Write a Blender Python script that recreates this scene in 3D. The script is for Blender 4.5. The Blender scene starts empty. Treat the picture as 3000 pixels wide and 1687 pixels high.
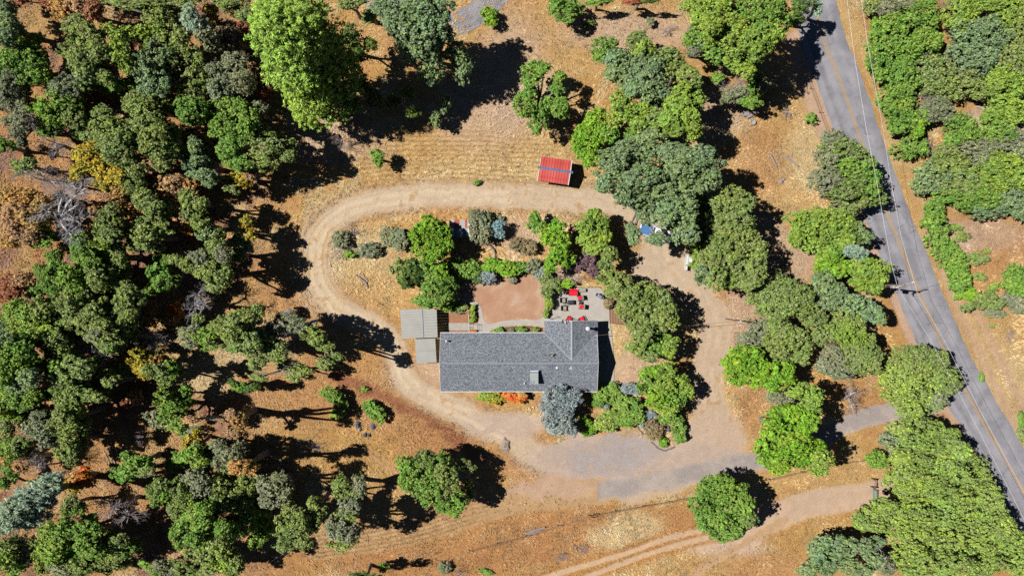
import bpy, math, random
import numpy as np
from mathutils import Vector, Matrix
random.seed(7)
RNG = np.random.default_rng(11)
S = 0.053            # metres per photograph pixel on the ground
H = 107.0            # height of the drone
EL = math.radians(52.0)
SHX, SHY = 0.9925, -0.122     # direction the shadows fall on the ground

sc = bpy.context.scene
col = sc.collection
# ---------------- camera
cam_d = bpy.data.cameras.new("camera"); cam = bpy.data.objects.new("camera", cam_d); col.objects.link(cam)
cam.location = (0, 0, H); cam.rotation_euler = (0, 0, 0)
cam_d.sensor_fit = 'HORIZONTAL'; cam_d.sensor_width = 36.0
cam_d.lens = 36.0 * H / (3000 * S)
cam_d.clip_start = 0.5; cam_d.clip_end = 3000
sc.camera = cam
# ---------------- sky and sun
w = bpy.data.worlds.new("World"); sc.world = w; w.use_nodes = True
nt = w.node_tree; bg = nt.nodes['Background']
sky = nt.nodes.new('ShaderNodeTexSky'); sky.sky_type = 'NISHITA'; sky.sun_disc = False
sky.sun_elevation = EL; sky.sun_rotation = math.atan2(-SHX, -SHY)
sky.altitude = 2500; sky.air_density = 0.35; sky.dust_density = 0.0; sky.ozone_density = 1.0
nt.links.new(sky.outputs[0], bg.inputs[0]); bg.inputs[1].default_value = 0.05
sd = bpy.data.lights.new("sun", 'SUN'); sun = bpy.data.objects.new("sun", sd); col.objects.link(sun)
sd.energy = 5.0; sd.angle = math.radians(0.5); sd.color = (1.0, 0.955, 0.89)
sun.location = (-60, 10, 90)
sun.rotation_euler = Vector((SHX*math.cos(EL), SHY*math.cos(EL), -math.sin(EL))).to_track_quat('-Z', 'Y').to_euler()
sc.view_settings.view_transform = 'Standard'; sc.view_settings.look = 'None'
sc.view_settings.gamma = 1.0; sc.view_settings.exposure = 0.85; sc.view_settings.use_curve_mapping = False
sc.render.engine = 'CYCLES'
sc.cycles.max_bounces = 4; sc.cycles.diffuse_bounces = 1; sc.cycles.glossy_bounces = 2
sc.cycles.transmission_bounces = 3; sc.cycles.transparent_max_bounces = 4
sc.cycles.use_denoising = False

# ---------------- helpers
def at(px, py, h=0.0):
    k = (H - h) / H * S
    return ((px - 1500) * k, (843.5 - py) * k)
def tag(o, label=None, cat=None, group=None, kind=None):
    if label: o['label'] = label
    if cat: o['category'] = cat
    if group: o['group'] = group
    if kind: o['kind'] = kind
    return o
def empty(name, loc=(0, 0, 0), rz=0.0):
    o = bpy.data.objects.new(name, None); col.objects.link(o)
    o.location = loc; o.rotation_euler = (0, 0, rz); o.empty_display_size = 0.3
    return o
def link(name, me, parent=None, loc=None, rz=None):
    o = bpy.data.objects.new(name, me); col.objects.link(o)
    if parent: o.parent = parent
    if loc is not None: o.location = loc
    if rz is not None: o.rotation_euler = (0, 0, rz)
    return o
def np_mesh(name, V, F, mats, smooth=False, mi=None):
    """V (n,3) array, F (m,k) array of equal sized faces"""
    me = bpy.data.meshes.new(name)
    V = np.asarray(V, np.float32); F = np.asarray(F, np.int32)
    me.vertices.add(len(V)); me.vertices.foreach_set('co', V.ravel())
    k = F.shape[1]
    me.loops.add(F.size); me.loops.foreach_set('vertex_index', F.ravel())
    me.polygons.add(len(F)); me.polygons.foreach_set('loop_start', np.arange(0, F.size, k, dtype=np.int32))
    if smooth: me.polygons.foreach_set('use_smooth', np.ones(len(F), bool))
    for m in mats: me.materials.append(m)
    if mi is not None: me.polygons.foreach_set('material_index', np.asarray(mi, np.int32))
    me.update(calc_edges=True)
    return me
class MB:
    def __init__(s): s.v = []; s.f = []; s.m = []
    def face(s, pts, m=0):
        n = len(s.v); s.v += [tuple(p) for p in pts]; s.f.append(tuple(range(n, n + len(pts)))); s.m.append(m)
    def box(s, x0, x1, y0, y1, z0, z1, m=0, M=None):
        c = [(x0,y0,z0),(x1,y0,z0),(x1,y1,z0),(x0,y1,z0),(x0,y0,z1),(x1,y0,z1),(x1,y1,z1),(x0,y1,z1)]
        if M is not None: c = [tuple(M @ Vector(p)) for p in c]
        n = len(s.v); s.v += c
        for f in ((3,2,1,0),(4,5,6,7),(0,1,5,4),(1,2,6,5),(2,3,7,6),(3,0,4,7)):
            s.f.append(tuple(n + i for i in f)); s.m.append(m)
        return s
    def prism(s, poly, z0, z1, m=0):
        n = len(s.v); k = len(poly)
        s.v += [(p[0], p[1], z0) for p in poly] + [(p[0], p[1], z1) for p in poly]
        a = sum(poly[i][0]*poly[(i+1)%k][1]-poly[(i+1)%k][0]*poly[i][1] for i in range(k))
        idx = list(range(k)) if a > 0 else list(range(k))[::-1]
        s.f.append(tuple(n + k + i for i in idx)); s.m.append(m)
        s.f.append(tuple(n + i for i in idx[::-1])); s.m.append(m)
        for i in range(k):
            a_, b_ = idx[i], idx[(i+1) % k]
            s.f.append((n+a_, n+b_, n+k+b_, n+k+a_)); s.m.append(m)
        return s
    def tube(s, pts, radii, seg=6, m=0, cap=True):
        pts = [Vector(p) for p in pts]
        if not hasattr(radii, '__len__'): radii = [radii]*len(pts)
        n0 = len(s.v)
        for i, p in enumerate(pts):
            d = (pts[min(i+1, len(pts)-1)] - pts[max(i-1, 0)]).normalized()
            a = d.orthogonal().normalized(); b = d.cross(a)
            if i and (a.dot(pa) < 0.3):
                a = (pa - d*pa.dot(d)).normalized(); b = d.cross(a)
            pa = a
            for k in range(seg):
                t = 2*math.pi*k/seg
                s.v.append(tuple(p + (a*math.cos(t) + b*math.sin(t))*radii[i]))
        for i in range(len(pts)-1):
            for k in range(seg):
                A = n0+i*seg+k; B = n0+i*seg+(k+1) % seg
                s.f.append((A, B, B+seg, A+seg)); s.m.append(m)
        if cap:
            s.f.append(tuple(n0+k for k in range(seg))[::-1]); s.m.append(m)
            s.f.append(tuple(n0+(len(pts)-1)*seg+k for k in range(seg))); s.m.append(m)
        return s
    def lathe(s, prof, cx=0, cy=0, seg=14, m=0):
        n0 = len(s.v)
        for r, z in prof:
            for k in range(seg):
                t = 2*math.pi*k/seg; s.v.append((cx+r*math.cos(t), cy+r*math.sin(t), z))
        for i in range(len(prof)-1):
            for k in range(seg):
                A = n0+i*seg+k; B = n0+i*seg+(k+1) % seg
                s.f.append((A, B, B+seg, A+seg)); s.m.append(m)
        s.f.append(tuple(n0+k for k in range(seg))[::-1]); s.m.append(m)
        s.f.append(tuple(n0+(len(prof)-1)*seg+k for k in range(seg))); s.m.append(m)
        return s
    def mesh(s, name, mats, smooth=False):
        me = bpy.data.meshes.new(name); me.from_pydata(s.v, [], s.f)
        if not isinstance(mats, (list, tuple)): mats = [mats]
        for m in mats: me.materials.append(m)
        me.polygons.foreach_set('material_index', s.m)
        if smooth: me.polygons.foreach_set('use_smooth', [True]*len(s.f))
        me.update(); return me
    def build(s, name, mats, parent=None, smooth=False, loc=None, rz=None):
        return link(name, s.mesh(name, mats, smooth), parent, loc, rz)

def lin(c): c /= 255.0; return c/12.92 if c <= 0.04045 else ((c+0.055)/1.055)**2.4
def A(r, g, b, k=1.0):
    """albedo that renders as this sRGB value on a flat sunlit surface here"""
    return tuple(min(0.85, lin(x)/2.14*k) for x in (r, g, b))

# ---------------- materials
def mat(name, rough=0.8, spec=0.2, metallic=0.0):
    m = bpy.data.materials.new(name); m.use_nodes = True
    t = m.node_tree; b = t.nodes['Principled BSDF']
    b.inputs['Roughness'].default_value = rough; b.inputs['Metallic'].default_value = metallic
    b.inputs['Specular IOR Level'].default_value = spec
    return m, t, b
def N(t, typ, **kw):
    n = t.nodes.new(typ)
    for k, v in kw.items(): setattr(n, k, v)
    return n
def noise_tex(t, scale, detail=3, rough=0.6, dist=0.0, coord='Object', mapping=None):
    tc = N(t, 'ShaderNodeTexCoord'); n = N(t, 'ShaderNodeTexNoise')
    n.inputs['Scale'].default_value = scale; n.inputs['Detail'].default_value = detail
    n.inputs['Roughness'].default_value = rough; n.inputs['Distortion'].default_value = dist
    src = tc.outputs[coord]
    if mapping:
        mp = N(t, 'ShaderNodeMapping'); mp.inputs['Scale'].default_value = mapping
        t.links.new(src, mp.inputs[0]); src = mp.outputs[0]
    t.links.new(src, n.inputs['Vector']); return n
def ramp(t, fac, stops, interp='LINEAR'):
    r = N(t, 'ShaderNodeValToRGB'); cr = r.color_ramp; cr.interpolation = interp
    while len(cr.elements) < len(stops): cr.elements.new(0.5)
    for e, (p, c) in zip(cr.elements, stops):
        e.position = p; e.color = (c[0], c[1], c[2], 1)
    t.links.new(fac, r.inputs[0]); return r.outputs[0]
def mixc(t, fac, a, b, mode='MIX'):
    m = N(t, 'ShaderNodeMix', data_type='RGBA', blend_type=mode)
    for i, x in ((0, fac), (6, a), (7, b)):
        if isinstance(x, (float, int)): m.inputs[i].default_value = x
        elif isinstance(x, tuple): m.inputs[i].default_value = (x[0], x[1], x[2], 1)
        else: t.links.new(x, m.inputs[i])
    return m.outputs[2]
def mathn(t, op, a, b=0.0):
    m = N(t, 'ShaderNodeMath', operation=op)
    for i, x in ((0, a), (1, b)):
        if isinstance(x, (float, int)): m.inputs[i].default_value = x
        else: t.links.new(x, m.inputs[i])
    return m.outputs[0]
def bump(t, b, h, strength=0.5, dist=0.05):
    n = N(t, 'ShaderNodeBump'); n.inputs['Strength'].default_value = strength; n.inputs['Distance'].default_value = dist
    t.links.new(h, n.inputs['Height']); t.links.new(n.outputs[0], b.inputs['Normal'])
def simple(name, c, rough=0.7, spec=0.2, metallic=0.0, var=0.25, scale=3.0, coord='Object'):
    m, t, b = mat(name, rough, spec, metallic)
    n = noise_tex(t, scale, 4, 0.6, 0.3, coord)
    lo = tuple(x*(1-var) for x in c); hi = tuple(min(1, x*(1+var)) for x in c)
    t.links.new(ramp(t, n.outputs[0], [(0.3, lo), (0.7, hi)]), b.inputs['Base Color'])
    return m
M = {}
M['bark'] = simple('bark', (0.16, 0.14, 0.12), 0.9, var=0.45, scale=4)
M['deadwood'] = simple('deadwood', (0.30, 0.29, 0.30), 0.85, var=0.35, scale=5)
M['twig'] = simple('twig', (0.24, 0.20, 0.21), 0.9, var=0.35, scale=6)
M['concrete'] = simple('concrete', A(196, 189, 180), 0.85, var=0.10, scale=1.3)
M['white'] = simple('white_paint', (0.42, 0.42, 0.42), 0.5, var=0.12)
M['pale_metal'] = simple('pale_metal', A(184, 184, 179), 0.45, 0.4, var=0.08, scale=0.8)
M['grey_metal'] = simple('grey_metal', (0.18, 0.20, 0.23), 0.4, 0.5, 0.3, var=0.15)
M['black'] = simple('black_metal', (0.012, 0.012, 0.014), 0.5, 0.4, var=0.2)
M['black_gloss'] = simple('black_gloss', (0.03, 0.034, 0.045), 0.22, 0.5, var=0.4, scale=5)
M['red_cloth'] = simple('red_cloth', (0.60, 0.008, 0.022), 0.8, var=0.3, scale=6)
M['beige_cloth'] = simple('beige_cloth', A(180, 172, 158), 0.9, var=0.12)
M['wood'] = simple('weathered_wood', (0.13, 0.095, 0.07), 0.85, var=0.4, scale=6)
M['wood_grey'] = simple('grey_wood', A(165, 158, 162), 0.85, var=0.3, scale=9)
M['green_metal'] = simple('green_metal', (0.10, 0.18, 0.15), 0.5, 0.4, var=0.2)
M['stone'] = simple('stone', A(165, 155, 150), 0.9, var=0.4, scale=7)
M['dark_stone'] = simple('dark_stone', A(118, 120, 135), 0.9, var=0.5, scale=5)
M['mound'] = simple('mound', A(172, 156, 142), 0.95, var=0.35, scale=2.5)
M['wall'] = simple('wall_paint', (0.32, 0.29, 0.25), 0.85, var=0.08)
M['glass'] = simple('window_glass', (0.02, 0.03, 0.04), 0.08, 0.6, var=0.2)
M['soil'] = simple('garden_soil', A(178, 128, 98), 0.95, var=0.3, scale=5)
M['soil_dark'] = simple('bed_soil', (0.10, 0.06, 0.045), 0.95, var=0.4, scale=5)
M['car_white'] = simple('car_white', (0.48, 0.49, 0.52), 0.25, 0.5, var=0.05)
M['blue'] = simple('blue_paint_and_shade', (0.05, 0.12, 0.26), 0.4, 0.4, var=0.15)
M['tyre'] = simple('tyre', (0.02, 0.02, 0.02), 0.8, var=0.2)
M['rust'] = simple('rust_sheet', (0.26, 0.075, 0.045), 0.7, var=0.4, scale=4)
M['pipe_white'] = simple('vent_metal', (0.42, 0.44, 0.47), 0.35, 0.5, var=0.1)
M['wire'] = simple('wire', (0.45, 0.45, 0.46), 0.5, 0.4, var=0.05)
M['wire_dark'] = simple('fence_wire', (0.09, 0.075, 0.07), 0.6, 0.3, var=0.1)
M['pole'] = simple('pole_wood', (0.13, 0.09, 0.065), 0.85, var=0.3, scale=5)

def shingle(name, rot):
    m, t, b = mat(name, 0.92, 0.1)
    tc = N(t, 'ShaderNodeTexCoord'); mp = N(t, 'ShaderNodeMapping'); mp.inputs['Rotation'].default_value = (0, 0, rot)
    t.links.new(tc.outputs['Object'], mp.inputs[0])
    br = N(t, 'ShaderNodeTexBrick'); br.offset = 0.5
    br.inputs['Scale'].default_value = 1.0; br.inputs['Brick Width'].default_value = 0.30; br.inputs['Row Height'].default_value = 0.205
    br.inputs['Mortar Size'].default_value = 0.028; br.inputs['Bias'].default_value = 0.0
    br.inputs['Color1'].default_value = (*A(104, 111, 124), 1); br.inputs['Color2'].default_value = (*A(164, 170, 180), 1)
    br.inputs['Mortar'].default_value = (*A(66, 72, 84), 1)
    t.links.new(mp.outputs[0], br.inputs['Vector'])
    n = noise_tex(t, 5.5, 3, 0.7); n2 = noise_tex(t, 0.35, 3, 0.6)
    c = mixc(t, 0.45, br.outputs[0], ramp(t, n.outputs[0], [(0.36, A(88, 96, 112)), (0.5, A(136, 144, 156)), (0.62, A(212, 216, 220))]))
    c = mixc(t, 1.0, c, ramp(t, n2.outputs[0], [(0.3, (0.93, 0.94, 0.96)), (0.7, (1.05, 1.04, 1.02))]), 'MULTIPLY')
    t.links.new(c, b.inputs['Base Color']); bump(t, b, n.outputs[0], 0.4, 0.02)
    return m
M['shingle'] = shingle('shingle', 0.0); M['shingle_wing'] = shingle('shingle_wing', math.pi/2)
M['flashing'] = simple('flashing', A(158, 163, 172), 0.5, 0.3, var=0.12)

def red_roof():
    m, t, b = mat('red_roof', 0.5, 0.35)
    oi = N(t, 'ShaderNodeObjectInfo'); n = noise_tex(t, 2.0, 4, 0.6, coord='Object')
    c = ramp(t, n.outputs[0], [(0.3, A(226, 90, 84)), (0.7, A(240, 120, 112))])
    c = mixc(t, 1.0, c, ramp(t, oi.outputs['Random'], [(0, (0.85, 0.8, 0.8)), (1, (1.08, 1.1, 1.1))]), 'MULTIPLY')
    t.links.new(c, b.inputs['Base Color']); return m
M['red_roof'] = red_roof()

def asphalt():
    m, t, b = mat('asphalt', 0.9, 0.15)
    n1 = noise_tex(t, 0.35, 4, 0.6, 0.4); n2 = noise_tex(t, 9, 4, 0.75)
    at_ = N(t, 'ShaderNodeAttribute'); at_.attribute_name = 'across'
    c = ramp(t, n1.outputs[0], [(0.3, A(142, 141, 150)), (0.5, A(161, 160, 168)), (0.72, A(178, 176, 182))])
    c = mixc(t, 0.75, c, ramp(t, n2.outputs[0], [(0.3, (0.62, 0.62, 0.64)), (0.7, (1.35, 1.35, 1.33))]), 'MULTIPLY')
    # long streaks of wear along the wheel paths and along old seams
    w1 = ramp(t, at_.outputs['Fac'], [(0.0, (0.86,)*3), (0.10, (0.92,)*3), (0.22, (1.06,)*3), (0.33, (0.92,)*3), (0.47, (1.0,)*3),
              (0.53, (0.97,)*3), (0.66, (1.05,)*3), (0.80, (0.80,)*3), (0.88, (1.06,)*3), (1.0, (0.95,)*3)])
    c = mixc(t, 1.0, c, w1, 'MULTIPLY')
    vo = N(t, 'ShaderNodeTexVoronoi', feature='DISTANCE_TO_EDGE'); vo.inputs['Scale'].default_value = 0.42
    tc = N(t, 'ShaderNodeTexCoord'); nd = noise_tex(t, 1.2, 4, 0.7)
    add = N(t, 'ShaderNodeVectorMath', operation='MULTIPLY_ADD'); add.inputs[1].default_value = (0.9, 0.9, 0)
    t.links.new(nd.outputs['Color'], add.inputs[0]); t.links.new(tc.outputs['Object'], add.inputs[2])
    t.links.new(add.outputs[0], vo.inputs['Vector'])
    n3 = noise_tex(t, 0.16, 2)
    crack = ramp(t, vo.outputs['Distance'], [(0.0, (0.3,)*3), (0.018, (1.0,)*3)])
    msk = ramp(t, n3.outputs[0], [(0.5, (0,)*3), (0.6, (0.75,)*3)])
    sep = mixc(t, msk, (1.0, 1.0, 1.0), crack)
    c = mixc(t, 1.0, c, sep, 'MULTIPLY')
    t.links.new(c, b.inputs['Base Color']); bump(t, b, n2.outputs[0], 0.3, 0.02)
    return m
M['asphalt'] = asphalt()
def yellow():
    m, t, b = mat('yellow_line', 0.8, 0.2)
    n = noise_tex(t, 3.0, 4, 0.8)
    t.links.new(ramp(t, n.outputs[0], [(0.35, A(176, 150, 108)), (0.55, A(214, 164, 70))]), b.inputs['Base Color']); return m
M['yellow'] = yellow()

def leafmat(name, c, c2=None, spread=0.5, trans=0.12):
    """c: usual leaf albedo, c2: second tint met in patches"""
    m = bpy.data.materials.new(name); m.use_nodes = True; t = m.node_tree
    b = t.nodes['Principled BSDF']; b.inputs['Roughness'].default_value = 0.65; b.inputs['Specular IOR Level'].default_value = 0.15
    g = N(t, 'ShaderNodeNewGeometry'); oi = N(t, 'ShaderNodeObjectInfo')
    c2 = c2 or tuple(x*y for x, y in zip(c, (1.25, 1.08, 0.9)))
    tc = N(t, 'ShaderNodeNewGeometry'); n = N(t, 'ShaderNodeTexNoise'); n.inputs['Scale'].default_value = 0.75; n.inputs['Detail'].default_value = 3
    t.links.new(tc.outputs['Position'], n.inputs['Vector'])
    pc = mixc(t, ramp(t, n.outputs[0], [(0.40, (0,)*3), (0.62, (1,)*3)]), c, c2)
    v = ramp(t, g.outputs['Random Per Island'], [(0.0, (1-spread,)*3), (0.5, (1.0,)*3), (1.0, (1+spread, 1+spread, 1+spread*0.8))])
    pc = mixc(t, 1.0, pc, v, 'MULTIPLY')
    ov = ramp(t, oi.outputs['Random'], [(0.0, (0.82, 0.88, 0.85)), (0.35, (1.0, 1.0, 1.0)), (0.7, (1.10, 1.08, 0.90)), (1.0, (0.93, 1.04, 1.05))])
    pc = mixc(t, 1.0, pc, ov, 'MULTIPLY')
    t.links.new(pc, b.inputs['Base Color'])
    tr = N(t, 'ShaderNodeBsdfTranslucent'); mx = N(t, 'ShaderNodeMixShader'); mx.inputs[0].default_value = trans
    t.links.new(pc, tr.inputs[0]); t.links.new(b.outputs[0], mx.inputs[1]); t.links.new(tr.outputs[0], mx.inputs[2])
    t.links.new(mx.outputs[0], t.nodes['Material Output'].inputs[0]); return m
L = {
 'olive':  leafmat('leaf_olive',  (0.158, 0.220, 0.054), (0.180, 0.215, 0.082)),
 'green':  leafmat('leaf_green',  (0.115, 0.225, 0.038), (0.16, 0.24, 0.05)),
 'bright': leafmat('leaf_bright', (0.12, 0.26, 0.022), (0.17, 0.27, 0.03)),
 'lime':   leafmat('leaf_lime',   (0.195, 0.275, 0.040), (0.17, 0.26, 0.055)),
 'hedge':  leafmat('leaf_hedge',  (0.215, 0.300, 0.058), (0.19, 0.25, 0.080)),
 'blue':   leafmat('leaf_blue',   (0.160, 0.225, 0.120), (0.15, 0.215, 0.085)),
 'teal':   leafmat('leaf_teal',   (0.22, 0.32, 0.24), (0.24, 0.31, 0.22)),
 'greyolive': leafmat('leaf_greyolive', (0.165, 0.190, 0.100), (0.20, 0.205, 0.14)),
 'silver': leafmat('leaf_silver', (0.23, 0.27, 0.29), (0.20, 0.24, 0.25)),
 'spruce': leafmat('leaf_spruce', (0.19, 0.30, 0.33), (0.17, 0.27, 0.30)),
 'pine':   leafmat('leaf_pine',   (0.26, 0.40, 0.062), (0.25, 0.36, 0.075)),
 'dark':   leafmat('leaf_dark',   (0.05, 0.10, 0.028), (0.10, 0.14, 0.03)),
 'yellow': leafmat('leaf_yellow', (0.36, 0.25, 0.028), (0.26, 0.24, 0.04)),
 'orange': leafmat('leaf_orange', (0.40, 0.21, 0.075), (0.42, 0.27, 0.10)),
 'tan':    leafmat('leaf_tan',    (0.43, 0.25, 0.12), (0.36, 0.22, 0.13)),
 'red':    leafmat('leaf_red',    (0.50, 0.10, 0.03), (0.48, 0.19, 0.03)),
 'rust':   leafmat('leaf_rust',   (0.26, 0.085, 0.055), (0.28, 0.13, 0.06)),
 'plum':   leafmat('leaf_plum',   (0.14, 0.085, 0.115), (0.12, 0.08, 0.09)),
 'brown':  leafmat('leaf_brown',  (0.20, 0.145, 0.085), (0.18, 0.16, 0.09)),
 'bare':   None,
}
# ---------------- ground: one fine sheet, painted with where each kind of soil and dry grass really lies
def vnoise(x, y, scale, seed):
    r = np.random.default_rng(seed); n = 257; T = r.random((n, n)).astype(np.float32)
    u = x/scale + 37.3*seed; v = y/scale + 11.7*seed
    iu = np.floor(u).astype(np.int64); iv = np.floor(v).astype(np.int64)
    fu = u-iu; fv = v-iv; fu = fu*fu*(3-2*fu); fv = fv*fv*(3-2*fv)
    a = T[iu % n, iv % n]; b = T[(iu+1) % n, iv % n]; c = T[iu % n, (iv+1) % n]; d = T[(iu+1) % n, (iv+1) % n]
    return (a*(1-fu)+b*fu)*(1-fv) + (c*(1-fu)+d*fu)*fv
def fbm(x, y, scale, seed, oct=4):
    s = 0; w_ = 0; a = 1.0
    for i in range(oct):
        s = s + a*vnoise(x, y, scale/2**i, seed+i*13); w_ += a; a *= 0.6
    return s/w_
def sstep(a, b, x):
    t = np.clip((x-a)/(b-a), 0, 1); return t*t*(3-2*t)
def pdist(X, Y, pts):
    """distance (px) to a polyline, and length along it"""
    D = np.full(X.shape, 1e9, np.float32); Lg = np.zeros(X.shape, np.float32); acc = 0.0
    for (x0, y0), (x1, y1) in zip(pts[:-1], pts[1:]):
        dx, dy = x1-x0, y1-y0; l2 = dx*dx+dy*dy; l = math.sqrt(l2)
        t = np.clip(((X-x0)*dx + (Y-y0)*dy)/l2, 0, 1)
        d = np.hypot(X-(x0+t*dx), Y-(y0+t*dy)); k = d < D
        D = np.where(k, d, D); Lg = np.where(k, acc+t*l, Lg); acc += l
    return D, Lg
def spline(pts, n=8):
    out = []
    P = [pts[0]] + list(pts) + [pts[-1]]
    for i in range(1, len(P)-2):
        p0, p1, p2, p3 = [np.array(q, float) for q in P[i-1:i+3]]
        for j in range(n):
            t = j/n
            out.append(tuple(0.5*((2*p1)+(-p0+p2)*t+(2*p0-5*p1+4*p2-p3)*t*t+(-p0+3*p1-3*p2+p3)*t**3)))
    out.append(tuple(pts[-1])); return out
def inpoly(X, Y, poly):
    c = np.zeros(X.shape, bool); n = len(poly)
    for i in range(n):
        x0, y0 = poly[i]; x1, y1 = poly[(i+1) % n]
        if y0 == y1: continue
        k = ((y0 > Y) != (y1 > Y)) & (X < (x1-x0)*(Y-y0)/(y1-y0)+x0); c ^= k
    return c

GS = 0.25
gx = np.arange(-90, 90+GS/2, GS); gy = np.arange(-52, 52+GS/2, GS)
GX, GY = np.meshgrid(gx, gy)          # world
PX0 = GX/S + 1500; PY0 = 843.5 - GY/S # photograph pixels at ground level
wx = (fbm(GX, GY, 2.4, 3)-0.5)*46; wy = (fbm(GX, GY, 2.4, 5)-0.5)*46
PX = PX0+wx; PY = PY0+wy
PXs = PX0+wx*0.35; PYs = PY0+wy*0.35

loop_pts = spline([(1905,640),(1830,612),(1740,592),(1600,580),(1450,574),(1300,572),(1150,584),(1040,608),(962,655),(925,715),(922,785),(942,850),(985,903),(1050,935),(1130,985),(1165,1055),(1190,1115),(1260,1165),(1360,1212),(1470,1270),(1590,1345),(1720,1405)])
right_pts = spline([(1930,700),(1945,775),(2000,835),(2060,890),(2090,950),(2085,1030),(2068,1110),(2080,1190),(2110,1270),(2060,1345),(1960,1400),(1850,1430)])
lower_pts = spline([(1760,1440),(1640,1448),(1520,1462),(1380,1500),(1260,1540),(1140,1568),(1030,1585),(930,1600)])
gate_pts = spline([(2620,1440),(2550,1448),(2450,1462),(2360,1482),(2270,1512),(2180,1545),(2080,1565)])
rutA = spline([(2120,1535),(2075,1548),(1950,1578),(1850,1614),(1740,1648),(1617,1684),(1540,1712)])
rutB = spline([(2140,1565),(2075,1573),(1980,1598),(1889,1625),(1800,1658),(1733,1684),(1650,1716)])
swoop = spline([(2300,1525),(2230,1560),(2150,1610),(2080,1650),(2030,1700)])
foot = spline([(1000,1325),(1060,1318),(1110,1345),(1160,1395)])

D_loop, L_loop = pdist(PXs, PYs, loop_pts)
D_right, _ = pdist(PXs, PYs, right_pts)
D_low, _ = pdist(PX0, PY0, lower_pts)
D_gate, _ = pdist(PXs, PYs, gate_pts)
D_a, _ = pdist(PX0, PY0, rutA); D_b, _ = pdist(PX0, PY0, rutB); D_sw, _ = pdist(PXs, PYs, swoop)
D_ft, _ = pdist(PX0, PY0, foot)

n_big = fbm(GX, GY, 9.0, 21); n_mid = fbm(GX, GY, 3.0, 31); n_sm = fbm(GX, GY, 0.9, 41, 3)
straw = np.array(A(216, 180, 126)); ochre = np.array(A(208, 168, 110)); orange = np.array(A(206, 160, 114)); pale = np.array(A(230, 208, 164))
litter = np.array(A(176, 136, 116)); dust = np.array(A(210, 182, 158)); dirt = np.array(A(210, 190, 164)); pinkdirt = np.array(A(200, 168, 142))
gravelc = np.array(A(176, 166, 164)); redgrass = np.array(A(198, 148, 104)); darkweed = np.array(A(140, 112, 78))

COL = np.empty(GX.shape+(3,), np.float32); COL[:] = straw
GR = np.ones(GX.shape, np.float32)
def lay(mask, c, gr=None):
    global COL, GR
    m_ = np.clip(mask, 0, 1)[..., None]
    COL = COL*(1-m_) + c*m_
    if gr is not None: GR = GR*(1-m_[..., 0]) + gr*m_[..., 0]
def blob(cx, cy, rx, ry, soft=0.45, warp=True):
    X, Y = (PX, PY) if warp else (PXs, PYs)
    d = np.hypot((X-cx)/rx, (Y-cy)/ry); return 1-sstep(1-soft, 1+soft, d)
lay(sstep(0.42, 0.62, n_big), ochre); lay(sstep(0.52, 0.66, n_mid)*0.7, pale); lay((1-sstep(0.34, 0.45, n_mid))*0.6, orange)
# forest floor at the left
fl = 1-sstep(560, 900, PX)
lay(fl*sstep(0.35, 0.6, fbm(GX, GY, 5, 61)), orange, 0.8); lay(fl*sstep(0.5, 0.62, fbm(GX, GY, 3.5, 71)), litter, 0.8)
for b_ in [(110,60,180,60,straw),(110,300,120,50,orange),(60,600,110,90,orange),(560,1010,90,70,pale),(690,920,110,70,straw),(330,1340,130,90,orange),
           (440,1310,120,60,straw),(330,1530,90,60,orange),(900,1140,230,110,orange),(1150,1230,260,130,orange),(560,1080,120,80,straw),(1000,1330,200,80,ochre),(600,1100,90,60,pale),(430,1490,120,60,orange),(20,560,60,40,orange)]:
    lay(blob(*b_[:4])*0.85, b_[4], 1.0)
# open slopes
for b_ in [(1600,130,200,120,straw,1),(1560,260,120,80,pale,1),(1850,95,200,60,dust,.6),(2100,330,120,60,dust,.5),(2330,470,90,220,pale,1),(2260,330,90,90,ochre,1),(2230,480,80,120,orange,1),
           (1200,450,160,60,straw,1),(1450,500,190,70,pale,1),(1000,420,160,60,dust,.7),(1450,420,260,60,straw,.9),(1420,330,150,120,dust,.6),(1500,200,100,160,dust,.7),
           (1050,780,110,110,pale,1),(1120,850,130,70,straw,1),(900,880,160,60,orange,1),(1500,690,130,50,dust,.6),(1420,735,60,40,straw,1),(1650,800,60,30,dust,.5),
           (1850,1090,90,60,dust,.5),(2150,860,90,60,orange,.8),(2180,900,70,60,dust,.7),(2290,1190,80,110,straw,1),(2210,1200,60,70,orange,1),(2150,990,50,70,dust,.8),
           (1150,1500,300,50,straw,1),(1750,1560,420,80,redgrass,1),(1250,1640,420,60,redgrass,1),(1850,1540,90,38,pale,1),(1790,1580,60,35,pale,1),(2330,1560,200,70,ochre,1),(2200,1670,180,60,orange,1),
           (2050,1650,110,60,straw,1),(1580,1385,90,40,orange,1),(1500,1340,60,60,orange,1),(1300,1270,130,60,redgrass,1),(2560,1170,60,60,orange,1),(2450,1370,150,40,straw,1),(2300,1390,200,30,straw,1),
           (2900,720,160,110,orange,1),(2880,690,120,50,dust,.8),(2900,980,180,160,straw,1),(2960,1150,120,120,pale,1),(2800,700,60,60,dust,.7),(2880,350,60,35,dust,.5),(2600,60,70,60,ochre,1),
           (2690,560,80,40,straw,.8),(2650,620,60,80,straw,.9),(2680,1000,60,60,ochre,1),(2330,620,120,80,straw,1),(2330,760,80,80,dust,.7),(2250,700,60,80,dust,.8),(740,1020,110,70,pale,1),(1270,1095,70,60,dust,.6)]:
    lay(blob(*b_[:4])*0.8, b_[4], b_[5])
# reddish litter rim below the drive bank
Dbank, _ = pdist(PX, PY, [(980,1110),(1130,1160),(1270,1230),(1400,1330)])
lay((1-sstep(8, 30, Dbank))*0.7, np.array(A(160,104,84)), 0.9)
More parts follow.
